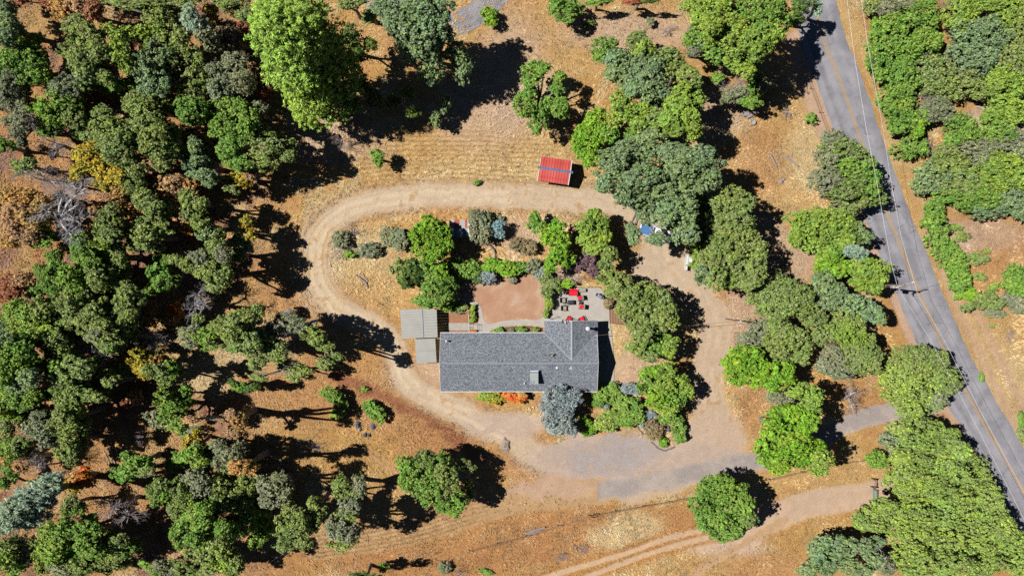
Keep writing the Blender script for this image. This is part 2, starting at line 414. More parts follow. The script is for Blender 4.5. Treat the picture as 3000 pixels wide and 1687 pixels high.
# mown stripes of the field above the loop drive
mown = blob(1330,480,330,95,0.25)*(PY0 < 570)
str_ = 0.5+0.5*np.sin(np.hypot((PX0-1330)*0.35, PY0-760)*2*math.pi/13.5 + (n_mid-0.5)*6+(n_big-.5)*7)
lay(mown*sstep(0.55, 0.85, str_)*0.62, np.array(A(214,190,140))); lay(mown*(1-sstep(0.1, 0.4, str_))*0.55, np.array(A(158,112,58)))
sh2 = blob(1600,470,75,110,0.3); str3 = 0.5+0.5*np.sin(np.hypot(PX0-1640, PY0-500)*2*math.pi/12+(n_mid-.5)*4)
lay(sh2*sstep(0.5,0.9,str3)*0.5, pale)
# dirt
DD = np.zeros(GX.shape, np.float32)
def dirtm(m_, c, gr=0.12, own=None):
    lay(m_, c, gr)
wl = 34+ (n_mid-0.5)*18
strk = 0.5+0.5*np.sin(D_loop*2*math.pi/15+n_sm*4)
lay((1-sstep(wl+2, wl+26, D_loop+(n_sm-.5)*14))*0.75, np.array(A(190,156,122)), 0.6)
ml = 1-sstep(wl-12, wl+11, D_loop+(n_sm-.5)*9)
lay(ml*(0.86+0.14*sstep(0.3,0.6,strk+(n_sm-.5))), dirt, 0.18)
# grassy tyre-streaked curve on the west side of the loop
west = blob(930,790,110,140,0.4)
lay(west*ml*(1-sstep(0.25,0.6,strk+(n_mid-.5)*1.6))*0.6, straw, 0.8); lay(west*ml*(1-sstep(.42,.56,n_mid))*.6, straw, .8); lay(blob(915,790,75,170,0.4)*(1-ml)*(1-sstep(50,85,D_loop))*sstep(.35,.75,0.5+0.5*np.sin(D_loop*2*math.pi/17+n_mid*5))*.7, dirt, 0.35); lay(west*(1-ml)*0.5*(1-sstep(60,90,D_loop))*sstep(.5,.8,strk), dirt, 0.4)
mr = 1-sstep(38, 62, D_right+(n_mid-0.5)*20+(n_sm-.5)*10); lay(mr, np.array(A(202,178,152)), 0.12)
lay(blob(1950,780,105,75,0.2,False), np.array(A(204,182,156)), 0.1)
lay(blob(2080,1300,110,90,0.25,False), np.array(A(202,178,156)), 0.12)
lay(blob(1480,1245,120,40,0.35,False), np.array(A(200,178,160)), 0.12)
lay(blob(1800,1350,260,60,0.35,False), np.array(A(196,176,160)), 0.15)
yard = inpoly(PXs, PYs, [(1570,1330),(1700,1265),(1880,1290),(1990,1310),(2060,1290),(2180,1330),(2230,1365),(1950,1440),(1760,1460),(1640,1440)]).astype(np.float32)
lay(yard*0.9, np.array(A(196,176,160)), 0.1)
gr_ = blob(1770,1345,120,52,0.35); lay(gr_*sstep(0.3,0.55,n_sm+0.1)*0.9, gravelc, 0.15)
gr2 = blob(1850,1310,90,45,0.35); lay(gr2*0.8*sstep(0.3,0.55,n_sm+.1), gravelc, 0.15)
lowm = 1-sstep(34, 46, D_low+(n_mid-.5)*12); lstr = 0.5+0.5*np.sin(D_low*2*math.pi/12.5+n_mid*3)
lay(lowm, np.array(A(196,162,122)), 0.35); fade = 1-sstep(1250,1560,PX0)
lstr = lstr*.6+.4*n_sm+(n_mid-.5)*.5
lay(lowm*fade*(1-sstep(.25,.6,lstr))*0.6, np.array(A(166,122,70)), 0.8); lay(lowm*fade*sstep(.7,.95,lstr)*.6, np.array(A(216,190,146)), 0.4)
lay(blob(1620,1430,130,32,.3), pinkdirt, 0.1)
mg = 1-sstep(32, 48, D_gate+(n_mid-.5)*14+(n_sm-.5)*8); lay(mg, np.array(A(206,178,152)), 0.08)
lay(blob(2130,1600,120,38,.4), dust, 0.3)
for o_ in (-11, 11):     # faint wheel paths worn into the drives
    lay((1-sstep(4, 9, np.abs(D_loop-abs(o_))+(n_sm-.5)*6))*0.45*(n_mid > .42)*(PX0 < 1500), np.array(A(226,206,176)), 0.05)
    lay((1-sstep(4, 9, np.abs(D_right-abs(o_)-3)+(n_sm-.5)*6))*0.4*(n_mid > .45)*(PY0 < 1180), np.array(A(216,194,166)), 0.05)
lay((sstep(.60,.70,n_sm)*sstep(.5,.6,n_mid))*np.maximum(ml, mr)*0.55, np.array(A(180,140,96)), 0.6)
lay((1-sstep(12, 26, np.minimum(D_a, D_b)))*.8, np.array(A(200,150,90)), 1.0)
for D_ in (D_a, D_b): lay(1-sstep(6, 11, D_+(n_sm-.5)*6+(n_mid-.5)*4), np.array(A(212,180,148)), 0.1)
lay(1-sstep(6, 14, D_sw+(n_mid-.5)*8), np.array(A(200,166,130)), 0.3)
D_pav, _ = pdist(PXs*.6+PX0*.4, PYs*.6+PY0*.4, spline([(1752,1438),(1850,1424),(1940,1404),(2050,1380),(2160,1358),(2260,1345),(2370,1305),(2480,1245),(2580,1212),(2680,1200),(2790,1170)], 6))
lay((1-sstep(20, 32, D_pav+(n_sm-.5)*10))*np.where(PX0 > 1752, 1, 0), np.array(A(184,172,163)), 0.05)
lay((1-sstep(.44,.6,n_mid))*(1-sstep(14, 30, D_pav))*np.where(PX0 > 1752, 1, 0)*.8, np.array(A(168,158,154)), 0.05)
for off in (-5, 5): lay((1-sstep(1.5, 5, np.abs(D_ft-6))), np.array(A(196,160,118)), 0.4)
Dtr, _ = pdist(PXs, PYs, [(2845,345),(2890,360),(2940,378)]); lay(1-sstep(10,18,Dtr), dust, .2)
# road verges
verge_l = spline([(2330,120),(2352,200),(2383,290),(2420,385),(2470,480),(2530,640),(2600,780),(2650,900),(2690,1010),(2740,1110),(2800,1210)])
Dv, _ = pdist(PX0, PY0, verge_l); lay((1-sstep(24, 32, Dv+(n_mid-.5)*10)), pinkdirt, 0.12)
verge_r = spline([(2470,-20),(2500,80),(2545,180),(2600,310),(2640,420),(2690,540),(2730,640),(2775,760),(2820,880),(2880,1000),(2940,1130),(3010,1260)])
Dvr, _ = pdist(PX0, PY0, verge_r); lay((1-sstep(14, 34, Dvr+(n_mid-.5)*14))*0.8, straw*.6+pale*.4, 1.0); lay((1-sstep(8, 22, np.abs(Dvr-22)+(n_mid-.5)*14))*0.7*sstep(600,700,PY0), pinkdirt, 0.3)
# fine mottling everywhere
COL *= (0.86+0.28*n_sm)[..., None]
LOOP_MASK = (ml > 0.5) & (west < 2); RIGHT_MASK = mr > 0.5
dr = ((D_loop < wl) | (D_right+(n_mid-0.5)*16 < 48) | (blob(1950,780,105,75,0.2,False) > .5) | (blob(2080,1300,110,90,0.25,False) > .5) | (yard > .5) | (blob(1480,1245,120,40,0.35,False) > .5))
grv = ((gr_ > .5) | (gr2 > .5))
lowt = (lowm > .5) & ~dr
gt = (mg > .5); ru = (D_a < 9) | (D_b < 9)
zone = np.zeros(GX.shape, np.int32)
zone[lowt] = 2; zone[gt] = 3; zone[ru] = 4; zone[dr] = 1; zone[grv] = 5
zone[(Dv < 27) & (zone == 0)] = 6; zone[(D_pav < 28) & (PX0 > 1752)] = 7

def ground_mat():
    m, t, b = mat('ground', 0.95, 0.05)
    tint = N(t, 'ShaderNodeAttribute'); tint.attribute_name = 'tint'
    gr = N(t, 'ShaderNodeAttribute'); gr.attribute_name = 'grassy'
    # combed tufts: stretched noise whose direction wanders
    tc = N(t, 'ShaderNodeNewGeometry')
    nd = N(t, 'ShaderNodeTexNoise'); nd.inputs['Scale'].default_value = 0.35; nd.inputs['Detail'].default_value = 2
    t.links.new(tc.outputs['Position'], nd.inputs['Vector'])
    vr = N(t, 'ShaderNodeVectorRotate', rotation_type='Z_AXIS')
    t.links.new(tc.outputs['Position'], vr.inputs['Vector'])
    t.links.new(mathn(t, 'MULTIPLY', nd.outputs[0], 5.0), vr.inputs['Angle'])
    mp = N(t, 'ShaderNodeMapping'); mp.inputs['Scale'].default_value = (1.7, 4.6, 1)
    t.links.new(vr.outputs[0], mp.inputs[0])
    n1 = N(t, 'ShaderNodeTexNoise'); n1.inputs['Scale'].default_value = 1.0; n1.inputs['Detail'].default_value = 4; n1.inputs['Roughness'].default_value = 0.78; n1.inputs['Distortion'].default_value = 0.9
    t.links.new(mp.outputs[0], n1.inputs['Vector'])
    grass = ramp(t, n1.outputs[0], [(0.36, (0.44, 0.28, 0.12)), (0.435, (1.0, 0.82, 0.56)), (0.50, (1.36, 1.32, 1.22)), (0.565, (1.9, 2.05, 2.25))])  # lowest stop paints golden shadow between straws, upper stops the pale straw
    n2 = N(t, 'ShaderNodeTexNoise'); n2.inputs['Scale'].default_value = 6; n2.inputs['Detail'].default_value = 4; n2.inputs['Roughness'].default_value = 0.8
    t.links.new(tc.outputs['Position'], n2.inputs['Vector'])
    soil = ramp(t, n2.outputs[0], [(0.35, (0.55, 0.49, 0.45)), (0.43, (0.92, 0.91, 0.90)), (0.54, (1.03, 1.03, 1.04)), (0.64, (1.26, 1.28, 1.32))])
    c = mixc(t, 1.0, mixc(t, gr.outputs['Fac'], soil, grass), tint.outputs['Color'], 'MULTIPLY')
    t.links.new(c, b.inputs['Base Color'])
    hh = mathn(t, 'MULTIPLY', n1.outputs[0], gr.outputs['Fac'])
    bump(t, b, hh, 0.9, 0.22)
    return m
M['ground'] = ground_mat()
relief = ((fbm(GX, GY, 1.6, 91, 3)-0.5)*0.16)*GR
built = inpoly(PX0, PY0, [(1150,790),(1840,790),(1840,1190),(1150,1190)]) | (np.abs(PX0-(2690+(PY0-857)*0.41)) < 130) | inpoly(PX0, PY0, [(1720,1480),(1720,1390),(2300,1290),(2820,1130),(2860,1240),(2350,1400)])
relief = np.where(built, 0, relief)-0.02
def sheet(name, zones, label=None):
    zq = zone[:-1, :-1]
    k = np.isin(zq, zones); J, I = np.nonzero(k); nx = len(gx)
    q = np.stack([J*nx+I, J*nx+I+1, (J+1)*nx+I+1, (J+1)*nx+I], 1)
    u, inv = np.unique(q.ravel(), return_inverse=True)
    V = np.stack([GX.ravel()[u], GY.ravel()[u], relief.ravel()[u]], 1)
    F = inv.reshape(-1, 4); C = COL.reshape(-1, 3)[u]; G = GR.ravel()[u]
    if name == 'ground':     # coarse surroundings out to the horizon, a frame of quads
        R_ = 1500; n = len(V)
        xs = [-R_, -90, 90, R_]; ys = [-R_, -52, 52, R_]
        VV = [(x, y, -0.02) for y in ys for x in xs]
        FF = [(n+j*4+i, n+j*4+i+1, n+(j+1)*4+i+1, n+(j+1)*4+i) for j in range(3) for i in range(3) if not (i == 1 and j == 1)]
        V = np.vstack([V, VV]); F = np.vstack([F, FF]); C = np.vstack([C, np.tile(ochre, (16, 1))]); G = np.concatenate([G, np.ones(16)])
    me = np_mesh(name, V, F, [M['ground']], smooth=True)
    a = me.attributes.new('tint', 'FLOAT_COLOR', 'POINT'); a.data.foreach_set('color', np.hstack([C, np.ones((len(C), 1))]).astype(np.float32).ravel())
    a = me.attributes.new('grassy', 'FLOAT', 'POINT'); a.data.foreach_set('value', G.astype(np.float32))
    o = link(name, me); tag(o, label, kind='structure'); return o
sheet('ground', [0], 'dry golden and orange grass slope')
sheet('driveway', [1], 'pale dirt driveway looping round the garden and house')
sheet('track', [2], 'straw streaked dirt track running left below the house')
sheet('gate_track', [3], 'smooth tan dirt track leading to the metal gate')
sheet('wheel_ruts', [4], 'two pale wheel ruts at the bottom')
sheet('gravel_yard', [5], 'grey gravel turning area below the garden')
sheet('paved_drive', [7], 'worn grey paved drive from the road to the yard')
sheet('road_verge', [6], 'bare dirt verge left of the road')

# ---------------- paved surfaces
def strip(name, pts, wl_, wr_, z, m, parent=None, across=False, jag=0.0, off=(0, 0)):
    """ribbon along pts (photo px on the ground); wl_/wr_ widths in metres left/right of the line"""
    P = [Vector((*at(*p), 0)) for p in pts]; V = []; F = []; AC = []
    nc = 9 if across else 2
    for i, p in enumerate(P):
        d = (P[min(i+1, len(P)-1)]-P[max(i-1, 0)]).normalized(); nrm = Vector((d.y, -d.x, 0))
        jl = random.uniform(-jag, jag); jr = random.uniform(-jag, jag)
        for k in range(nc):
            t_ = k/(nc-1); o_ = -(wl_+jl)+(wl_+wr_+jl+jr)*t_
            q = p+nrm*o_; V.append((q.x, q.y, z)); AC.append(t_)
    for i in range(len(P)-1):
        for k in range(nc-1):
            a = i*nc+k; F.append((a, a+nc, a+nc+1, a+1))
    me = np_mesh(name, V, F, [m])
    nrm = me.polygons[0].normal
    if nrm.z < 0: me.flip_normals()
    a = me.attributes.new('across', 'FLOAT', 'POINT'); a.data.foreach_set('value', AC)
    return link(name, me, parent)
centre = spline([(2330,-260),(2352,-140),(2385,0),(2403,80),(2426,155),(2444,194),(2487,310),(2535,450),(2595,616),(2633,710),(2671,802),(2700,872),(2754,996),(2793,1082),(2817,1124),(2872,1221),(2930,1318),(2998,1439),(3080,1580),(3170,1740)], 6)
rd = strip('road', centre, 3.35, 3.5, 0.02, M['asphalt'], across=True, jag=0.10); tag(rd, 'cracked grey two lane asphalt road', kind='structure')
for sgn in (-1, 1):
    ln = strip('road_marking', centre, 0.15*(-sgn)+0.06, 0.15*sgn+0.06, 0.026, M['yellow']); tag(ln, 'solid yellow centre line', kind='structure')
lane = strip('side_road', spline([(1040,-60),(1110,5),(1200,55),(1290,72),(1360,62),(1420,20),(1490,-50)], 6), 1.9, 1.9, 0.012, M['asphalt'], across=True, jag=0.15); tag(lane, 'narrow grey paved lane at the top behind trees', kind='structure')
#dv = strip('paved_drive', spline([(1752,1438),(1850,1424),(1940,1404),(2050,1380),(2160,1358),(2260,1345),(2370,1305),(2480,1245),(2580,1212),(2680,1200),(2790,1170)], 6), 1.5, 1.5, 0.012, M['asphalt'], across=True, jag=0.28); tag(dv, 'worn grey paved drive from the road to the yard', kind='structure')

def slab(name, poly, z1, m, z0=-0.05, label=None, kind='structure'):
    mb = MB(); mb.prism([at(*p) for p in poly], z0, z1); o = mb.build(name, m); tag(o, label, kind=kind); return o
lawn_poly = spline([(1352,872),(1380,876),(1399,889),(1411,908),(1415,930),(1423,943),(1437,947),(1464,941),(1500,936),(1540,934),(1560,937),(1578,934),(1592,926),(1597,900),(1596,865),(1590,835),(1580,812)], 4)+[(1500,806),(1420,815),(1350,828)]
M['lawn'], t_, b_l = mat('lawn_brown', 0.95, 0.05)
n_1 = noise_tex(t_, 0.35, 5, 0.65, 0.6); n_2 = noise_tex(t_, 4, 4, 0.7)
t_.links.new(mixc(t_, 1.0, ramp(t_, n_1.outputs[0], [(0.3, A(188,142,114)), (0.5, A(202,160,132)), (0.68, A(214,184,160))]), ramp(t_, n_2.outputs[0], [(0.3, (0.88,)*3), (0.7, (1.08,)*3)]), 'MULTIPLY'), b_l.inputs['Base Color'])
slab('lawn', lawn_poly, 0.02, M['lawn'], label='smooth brown dead lawn behind the house')
path_poly = spline([(1350,872),(1380,875),(1400,888),(1412,907),(1416,930),(1424,944),(1438,948),(1464,942),(1500,937),(1540,935),(1560,938),(1578,935),(1594,927)], 4)
path_in = spline([(1600,972),(1590,958),(1550,952),(1500,954),(1465,958),(1447,964),(1437,970),(1432,980)], 4)
path_all = path_poly+[(1608,925),(1608,972)]+path_in+[(1400,980),(1400,948),(1404,930),(1402,912),(1394,898),(1380,887),(1352,883)]
slab('path', path_all, 0.06, M['concrete'], label='curved pale concrete garden path')
patio_poly = [(1608,985),(1608,925),(1601,905),(1606,870),(1625,852),(1674,842),(1755,841),(1776,860),(1784,905),(1786,942),(1793,985),(1799,1060),(1798,1140),(1780,1150),(1740,1150),(1740,985)]
slab('patio', patio_poly, 0.07, M['concrete'], label='pale concrete patio wrapping round the house corner')
slab('garden_bed', [(1313,909),(1374,912),(1374,946),(1313,946)], 0.04, M['soil'], label='bare reddish planting bed by the carport')
slab('garden_bed', [(1313,967),(1374,967),(1374,985),(1313,985)], 0.04, M['soil'], label='thin bare strip below the boardwalk')
slab('garden_bed', [(1376,890),(1384,892),(1399,912),(1401,930),(1398,946),(1375,946)], 0.05, M['soil_dark'], label='small shrub bed inside the path curve')
slab('garden_bed', [(1434,990),(1438,972),(1448,966),(1467,960),(1500,956),(1550,954),(1590,960),(1594,990)], 0.045, M['soil_dark'], label='narrow bed along the house wall')
slab('landing', [(1376,947),(1400,948),(1401,968),(1376,968)], 0.09, M['concrete'], label='square concrete landing beside the boardwalk')
# ---------------- house
ZE = 2.6; K = 0.335
xL, yN = at(1290, 975, ZE); xR, yS = at(1750, 1146, ZE); yR = (yN+yS)/2; half = (yN-yS)/2; ZR = ZE+K*half
xw, yW = at(1595, 939, ZE); xe = xR+0.06; xm = (xw+xe)/2; wh = (xe-xw)/2; ZW = ZE+K*wh; yWend = yN-wh
house = empty('house', (xL, yN, 0)); hx, hy = xL, yN
tag(house, 'long low house with grey shingle roof and a short back wing', 'house')
def hp(o): o.parent = house; o.matrix_parent_inverse = Matrix.Translation((-hx, -hy, 0)); return o
mb = MB(); e = 0.55
mb.box(xL+e, xR-e, yS+e, yN-e, -0.1, ZE-0.12)
for x in (xL+e, xR-e-0.12):
    n = len(mb.v); mb.v += [(x, yS+e, ZE-0.12), (x, yN-e, ZE-0.12), (x, yR, ZR-0.2), (x+0.12, yS+e, ZE-0.12), (x+0.12, yN-e, ZE-0.12), (x+0.12, yR, ZR-0.2)]
    mb.f += [(n, n+2, n+1), (n+3, n+4, n+5)]; mb.m += [0, 0]
hp(mb.build('wall', M['wall']))
mb = MB(); mb.box(xw+e, xe-e-0.06, yN-e-0.5, yW-e, -0.1, ZE-0.12); y = yW-e
n = len(mb.v); mb.v += [(xw+e, y-0.003, ZE-0.12), (xe-e, y-0.003, ZE-0.12), (xm, y-0.003, ZW-0.2)]; mb.f.append((n+1, n, n+2)); mb.m.append(0)
hp(mb.build('wall', M['wall']))
def win(x0, x1, y, z0, z1, sgn):
    f = MB().box(x0, x1, y, y+0.05*sgn if sgn > 0 else y, z0, z1) if sgn > 0 else MB().box(x0, x1, y-0.05, y, z0, z1)
    o = hp(f.build('window', M['white']))
    g = MB().box(x0+0.07, x1-0.07, y+(0.03 if sgn > 0 else -0.07), y+(0.07 if sgn > 0 else -0.03), z0+0.07, z1-0.07).build('pane', M['glass'])
    g.parent = o
for x in (xL+3, xL+7.5, xL+12, xL+21): win(x, x+1.4, yS+e, 1.0, 2.1, -1)
for x in (xL+2, xL+6, xL+10): win(x, x+1.2, yN-e, 1.0, 2.1, 1)
win(xm-0.9, xm+0.9, yW-e, 0.15, 2.1, 1)
d_ = hp(MB().box(xL+9.6-1.9, xL+9.6-1.0, yS+e-0.05, yS+e, 0.1, 2.1).build('door', M['wood']))
k_ = MB().tube([(xL+8.5, yS+e-0.05, 1.0), (xL+8.5, yS+e-0.11, 1.0)], 0.03).build('handle', M['grey_metal']); k_.parent = d_
# roof: shingle courses laid one over the next, each a strip with a proud lower edge
def courses(y_e, y_r, x0, x1, flip, m, swap=False, xf=None):
    """courses climb from eave coordinate y_e to ridge y_r; x0..x1 along"""
    mb = MB(); n = 27; run = abs(y_r-y_e)
    nn = max(6, int(run/0.205)); dy = (y_r-y_e)/nn
    for i in range(nn):
        a = y_e+dy*i; b_ = a+dy*1.06 if i < nn-1 else y_r
        za = ZE+K*abs(a-y_e)+0.028; zb = ZE+K*abs(b_-y_e)+0.012
        X0 = x0 if xf is None else x0; X1 = x1 if xf is None else x1
        segs = max(1, int((X1-X0)/3.0)); xs = [X0+(X1-X0)*j/segs for j in range(segs+1)]
        for j in range(segs):
            p = [(xs[j], a, za), (xs[j+1], a, za), (xs[j+1], b_, zb), (xs[j], b_, zb)]
            q = [(xs[j], a, za-0.028), (xs[j+1], a, za-0.028), (xs[j+1], a, za), (xs[j], a, za)]
            if swap: p = [(v, u, z) for u, v, z in p]; q = [(v, u, z) for u, v, z in q]
            if flip: p = p[::-1]; q = q[::-1]
            mb.face(p); mb.face(q)
    return mb
def deck(pts_out, m):      # solid plywood body under the courses
    mb = MB(); n = len(mb.v)
    mb.v += [(x, y, z) for x, y, z in pts_out]+[(x, y, z-0.16) for x, y, z in pts_out]
    mb.f += [(0,1,2,3), (7,6,5,4), (0,4,5,1), (1,5,6,2), (2,6,7,3), (3,7,4,0)]; mb.m += [0]*6
    return mb
rn = hp(deck([(xL, yN, ZE), (xL, yR, ZR), (xR, yR, ZR), (xR, yN, ZE)], 0).build('roof', M['flashing']))
c1 = courses(yN, yR, xL, xR, True, 0).build('shingles', M['shingle'], rn); tag(c1, kind='stuff')
rs = hp(deck([(xL, yR, ZR), (xL, yS, ZE), (xR, yS, ZE), (xR, yR, ZR)], 0).build('roof', M['flashing']))
c2 = courses(yS, yR, xL, xR, False, 0).build('shingles', M['shingle'], rs); tag(c2, kind='stuff')
rw = hp(deck([(xw, yW, ZE), (xw, yWend-1.3, ZE), (xm, yWend-1.3, ZW), (xm, yW, ZW)], 0).build('roof', M['flashing']))
c3 = courses(xw, xm, yWend-0.05, yW, True, 0, swap=True).build('shingles', M['shingle_wing'], rw); tag(c3, kind='stuff')
re_ = hp(deck([(xm, yW, ZW), (xm, yWend-1.3, ZW), (xe, yWend-1.3, ZE), (xe, yW, ZE)], 0).build('roof', M['flashing']))
c4 = courses(xe, xm, yWend-0.05, yW, False, 0, swap=True).build('shingles', M['shingle_wing'], re_); tag(c4, kind='stuff')
# ridge caps: overlapping folded pieces
def ridge(p0, p1, wdt, zdrop, name, par, m, piece=0.6):
    p0 = Vector(p0); p1 = Vector(p1); L_ = (p1-p0).length; n = int(L_/piece); d = (p1-p0)/n; s_ = Vector((-d.y, d.x, 0)).normalized()*wdt
    src = None
    for i in range(n):
        if src is None:
            mb = MB(); dl = d*1.06; up = Vector((0, 0, 0.03)); dn = Vector((0, 0, -zdrop))
            mb.v += [tuple(s_+dn+up), tuple(up), tuple(-s_+dn+up), tuple(s_+dn+dl+up*0.3), tuple(dl+up*0.3), tuple(-s_+dn+dl+up*0.3),
                     tuple(s_+dn), tuple(Vector((0,0,0))), tuple(-s_+dn)]
            mb.f += [(0,1,4,3), (1,2,5,4), (0,6,7,1), (1,7,8,2)]; mb.m += [0]*4
            src = mb.mesh(name, m)
        o = link(name, src, par); o.location = p0+d*i
ridge((xL, yR, ZR+0.045), (xR, yR, ZR+0.045), 0.12, 0.045, 'ridge_cap', rn, M['flashing'])
ridge((xm, yW, ZW+0.045), (xm, yWend, ZW+0.045), 0.15, 0.05, 'ridge_cap', rw, M['flashing'])
def vall(a, b_):
    a = Vector(a); b_ = Vector(b_); d = (b_-a).normalized(); s_ = Vector((-d.y, d.x, 0)).normalized()*0.07; u = Vector((0, 0, 0.05))
    mb = MB(); mb.v += [tuple(a-s_+u+Vector((0,0,.02))), tuple(a+s_+u+Vector((0,0,.02))), tuple(b_+s_+u+Vector((0,0,.02))), tuple(b_-s_+u+Vector((0,0,.02)))]
    mb.f.append((0,1,2,3)); mb.m.append(0); mb.v += [tuple(Vector(p)-Vector((0,0,.05))) for p in mb.v[:4]]; mb.f += [(7,6,5,4), (0,4,5,1), (1,5,6,2), (2,6,7,3), (3,7,4,0)]; mb.m += [0]*5
    return mb.build('valley_flashing', M['flashing'], rn)
vall((xw, yN, ZE), (xm, yWend, ZW)); vall((xe, yN, ZE), (xm, yWend, ZW))
def fascia(p, q, t=0.04, h=0.2):
    mb = MB(); P = Vector(p); Q = Vector(q); d = (Q-P).normalized(); s_ = Vector((d.y, -d.x, 0)).normalized()*t
    mb.v += [tuple(P), tuple(Q), tuple(Q+s_), tuple(P+s_)]; mb.v += [(a, b, c-h) for a, b, c in mb.v[:4]]
    mb.f += [(3,2,1,0), (4,5,6,7), (0,1,5,4), (1,2,6,5), (2,3,7,6), (3,0,4,7)]; mb.m += [0]*6
    hp(mb.build('fascia', M['white']))
z_ = 0.04
fascia((xL, yN, ZE+z_), (xL, yR, ZR+z_), -0.05); fascia((xL, yR, ZR+z_), (xL, yS, ZE+z_), -0.05)
fascia((xR, yR, ZR+z_), (xR, yN, ZE+z_), -0.05); fascia((xR, yS, ZE+z_), (xR, yR, ZR+z_), -0.05)
fascia((xL, yS-0.003, ZE), (xR, yS-0.003, ZE), 0.09, 0.12); fascia((xw, yN+0.003, ZE), (xL, yN+0.003, ZE), 0.09, 0.12)
fascia((xw, yW, ZE+z_), (xm, yW, ZW+z_), -0.05); fascia((xm, yW, ZW+z_), (xe, yW, ZE+z_), -0.05)
def zroof(x, y):
    z = ZE+K*(half-abs(y-yR))
    if y > yWend and xw < x < xe: z = max(z if y < yN else 0, ZE+K*(wh-abs(x-xm)))
    return z
def onroof(px, py):
    x, y = at(px, py, ZE+0.8)
    for _ in range(4):
        z = zroof(x, y); x, y = at(px, py, z)
    return x, y, zroof(x, y)
# flue pipe, vents, dishes, cooler: standing on the roof, fixed to the house
def flue(px, py, r, h, name, hat=1.5):
    x, y, z = onroof(px, py); o = MB().lathe([(r, z-0.2), (r, z+h-0.12)], x, y, 12).build(name, M['pipe_white'], smooth=False)
    hp(o); c = MB().lathe([(r*hat, z+h-0.12), (r*hat*1.02, z+h-0.06), (r*0.7, z+h+0.02), (0.02, z+h+0.05)], x, y, 14).build('rain_cap', M['pipe_white'], o); return o
flue(1719, 961, 0.17, 1.55, 'flue_pipe', 1.75)
flue(1309, 998, 0.10, 0.75, 'vent_pipe', 1.6)
flue(1632, 1077, 0.17, 0.16, 'vent_pipe', 1.1)
flue(1537, 1122, 0.09, 0.35, 'vent_pipe', 1.3)
for p in ((1547, 1083), (1547, 1109)): flue(p[0], p[1], 0.05, 0.2, 'vent_pipe', 1.5)
def dish(px, py, az, r, name):
    x, y, z = onroof(px, py); d = empty(name, (x, y, z)); hp(d)
    MB().tube([(0, 0, -0.1), (0, 0, 0.35), (0.12*math.cos(az), 0.12*math.sin(az), 0.55)], 0.025).build('mast', M['grey_metal'], d)
    R_ = Matrix.Translation((0.14*math.cos(az), 0.14*math.sin(az), 0.6)) @ Matrix.Rotation(az, 4, 'Z') @ Matrix.Rotation(math.radians(42), 4, 'Y')
    mb = MB(); mb.lathe([(0.03, 0), (r*0.5, 0.03), (r, 0.10), (r*1.03, 0.10), (r*0.5, 0.0), (0.04, -0.02)], 0, 0, 18); mb.v = [tuple(R_ @ Vector(v)) for v in mb.v]
    mb.build('reflector', M['beige_cloth'] if r < 0.4 else M['white'], d)
    mb = MB(); mb.tube([(r*0.9, 0, 0.05), (0.1, 0, 0.45)], 0.018); mb.box(0.02, 0.14, -0.05, 0.05, 0.40, 0.50); mb.v = [tuple(R_ @ Vector(v)) for v in mb.v]
    mb.build('feed_arm', M['grey_metal'], d)
dish(1612, 1036, -1.2, 0.34, 'satellite_dish'); dish(1648, 944, 0.5, 0.42, 'satellite_dish')
# roof cooler
x0, y0, z0 = onroof(1565, 1105); zc = z0+0.95
cx0, cy1 = at(1553.5, 1086, zc); cx1, cy0 = at(1577, 1125, zc)
cool = empty('roof_cooler', (cx0, cy0, z0)); hp(cool)
mb = MB().box(0.0, cx1-cx0, 0.0, cy1-cy0, -0.55, 0.95); mb.build('casing', simple('cooler', A(178, 186, 178), 0.6, var=0.05), cool)
MB().box(0.02, cx1-cx0-0.02, cy1-cy0-0.30, cy1-cy0-0.12, 0.953, 0.965).build('vent_slot', M['blue'], cool)
MB().box(-0.02, cx1-cx0+0.02, cy1-cy0-0.10, cy1-cy0+0.04, 0.93, 0.99).build('top_trim', M['white'], cool)
mb = MB(); n_ = 16
for i in range(n_):
    a0 = math.radians(125+290*i/n_); a1 = math.radians(125+290*(i+1)/n_)
    q = [(0.34+r*math.cos(a), 0.34+r*math.sin(a)) for r, a in ((0.20, a0), (0.29, a0), (0.29, a1), (0.20, a1))]; mb.prism(q, 0.952, 0.972)
mb.build('emblem', M['blue'], cool)
for zz in (-0.1, 0.2, 0.5): MB().box(cx1-cx0, cx1-cx0+0.015, 0.15, cy1-cy0-0.15, zz, zz+0.12).build('louvre', M['grey_metal'], cool)
# service mast at the gable
mast = hp(MB().tube([(xR-0.25, yN-0.35, ZE-0.3), (xR-0.25, yN-0.35, ZE+1.0), (xR-0.1, yN-0.32, ZE+1.1)], 0.045).build('service_mast', M['pipe_white']))

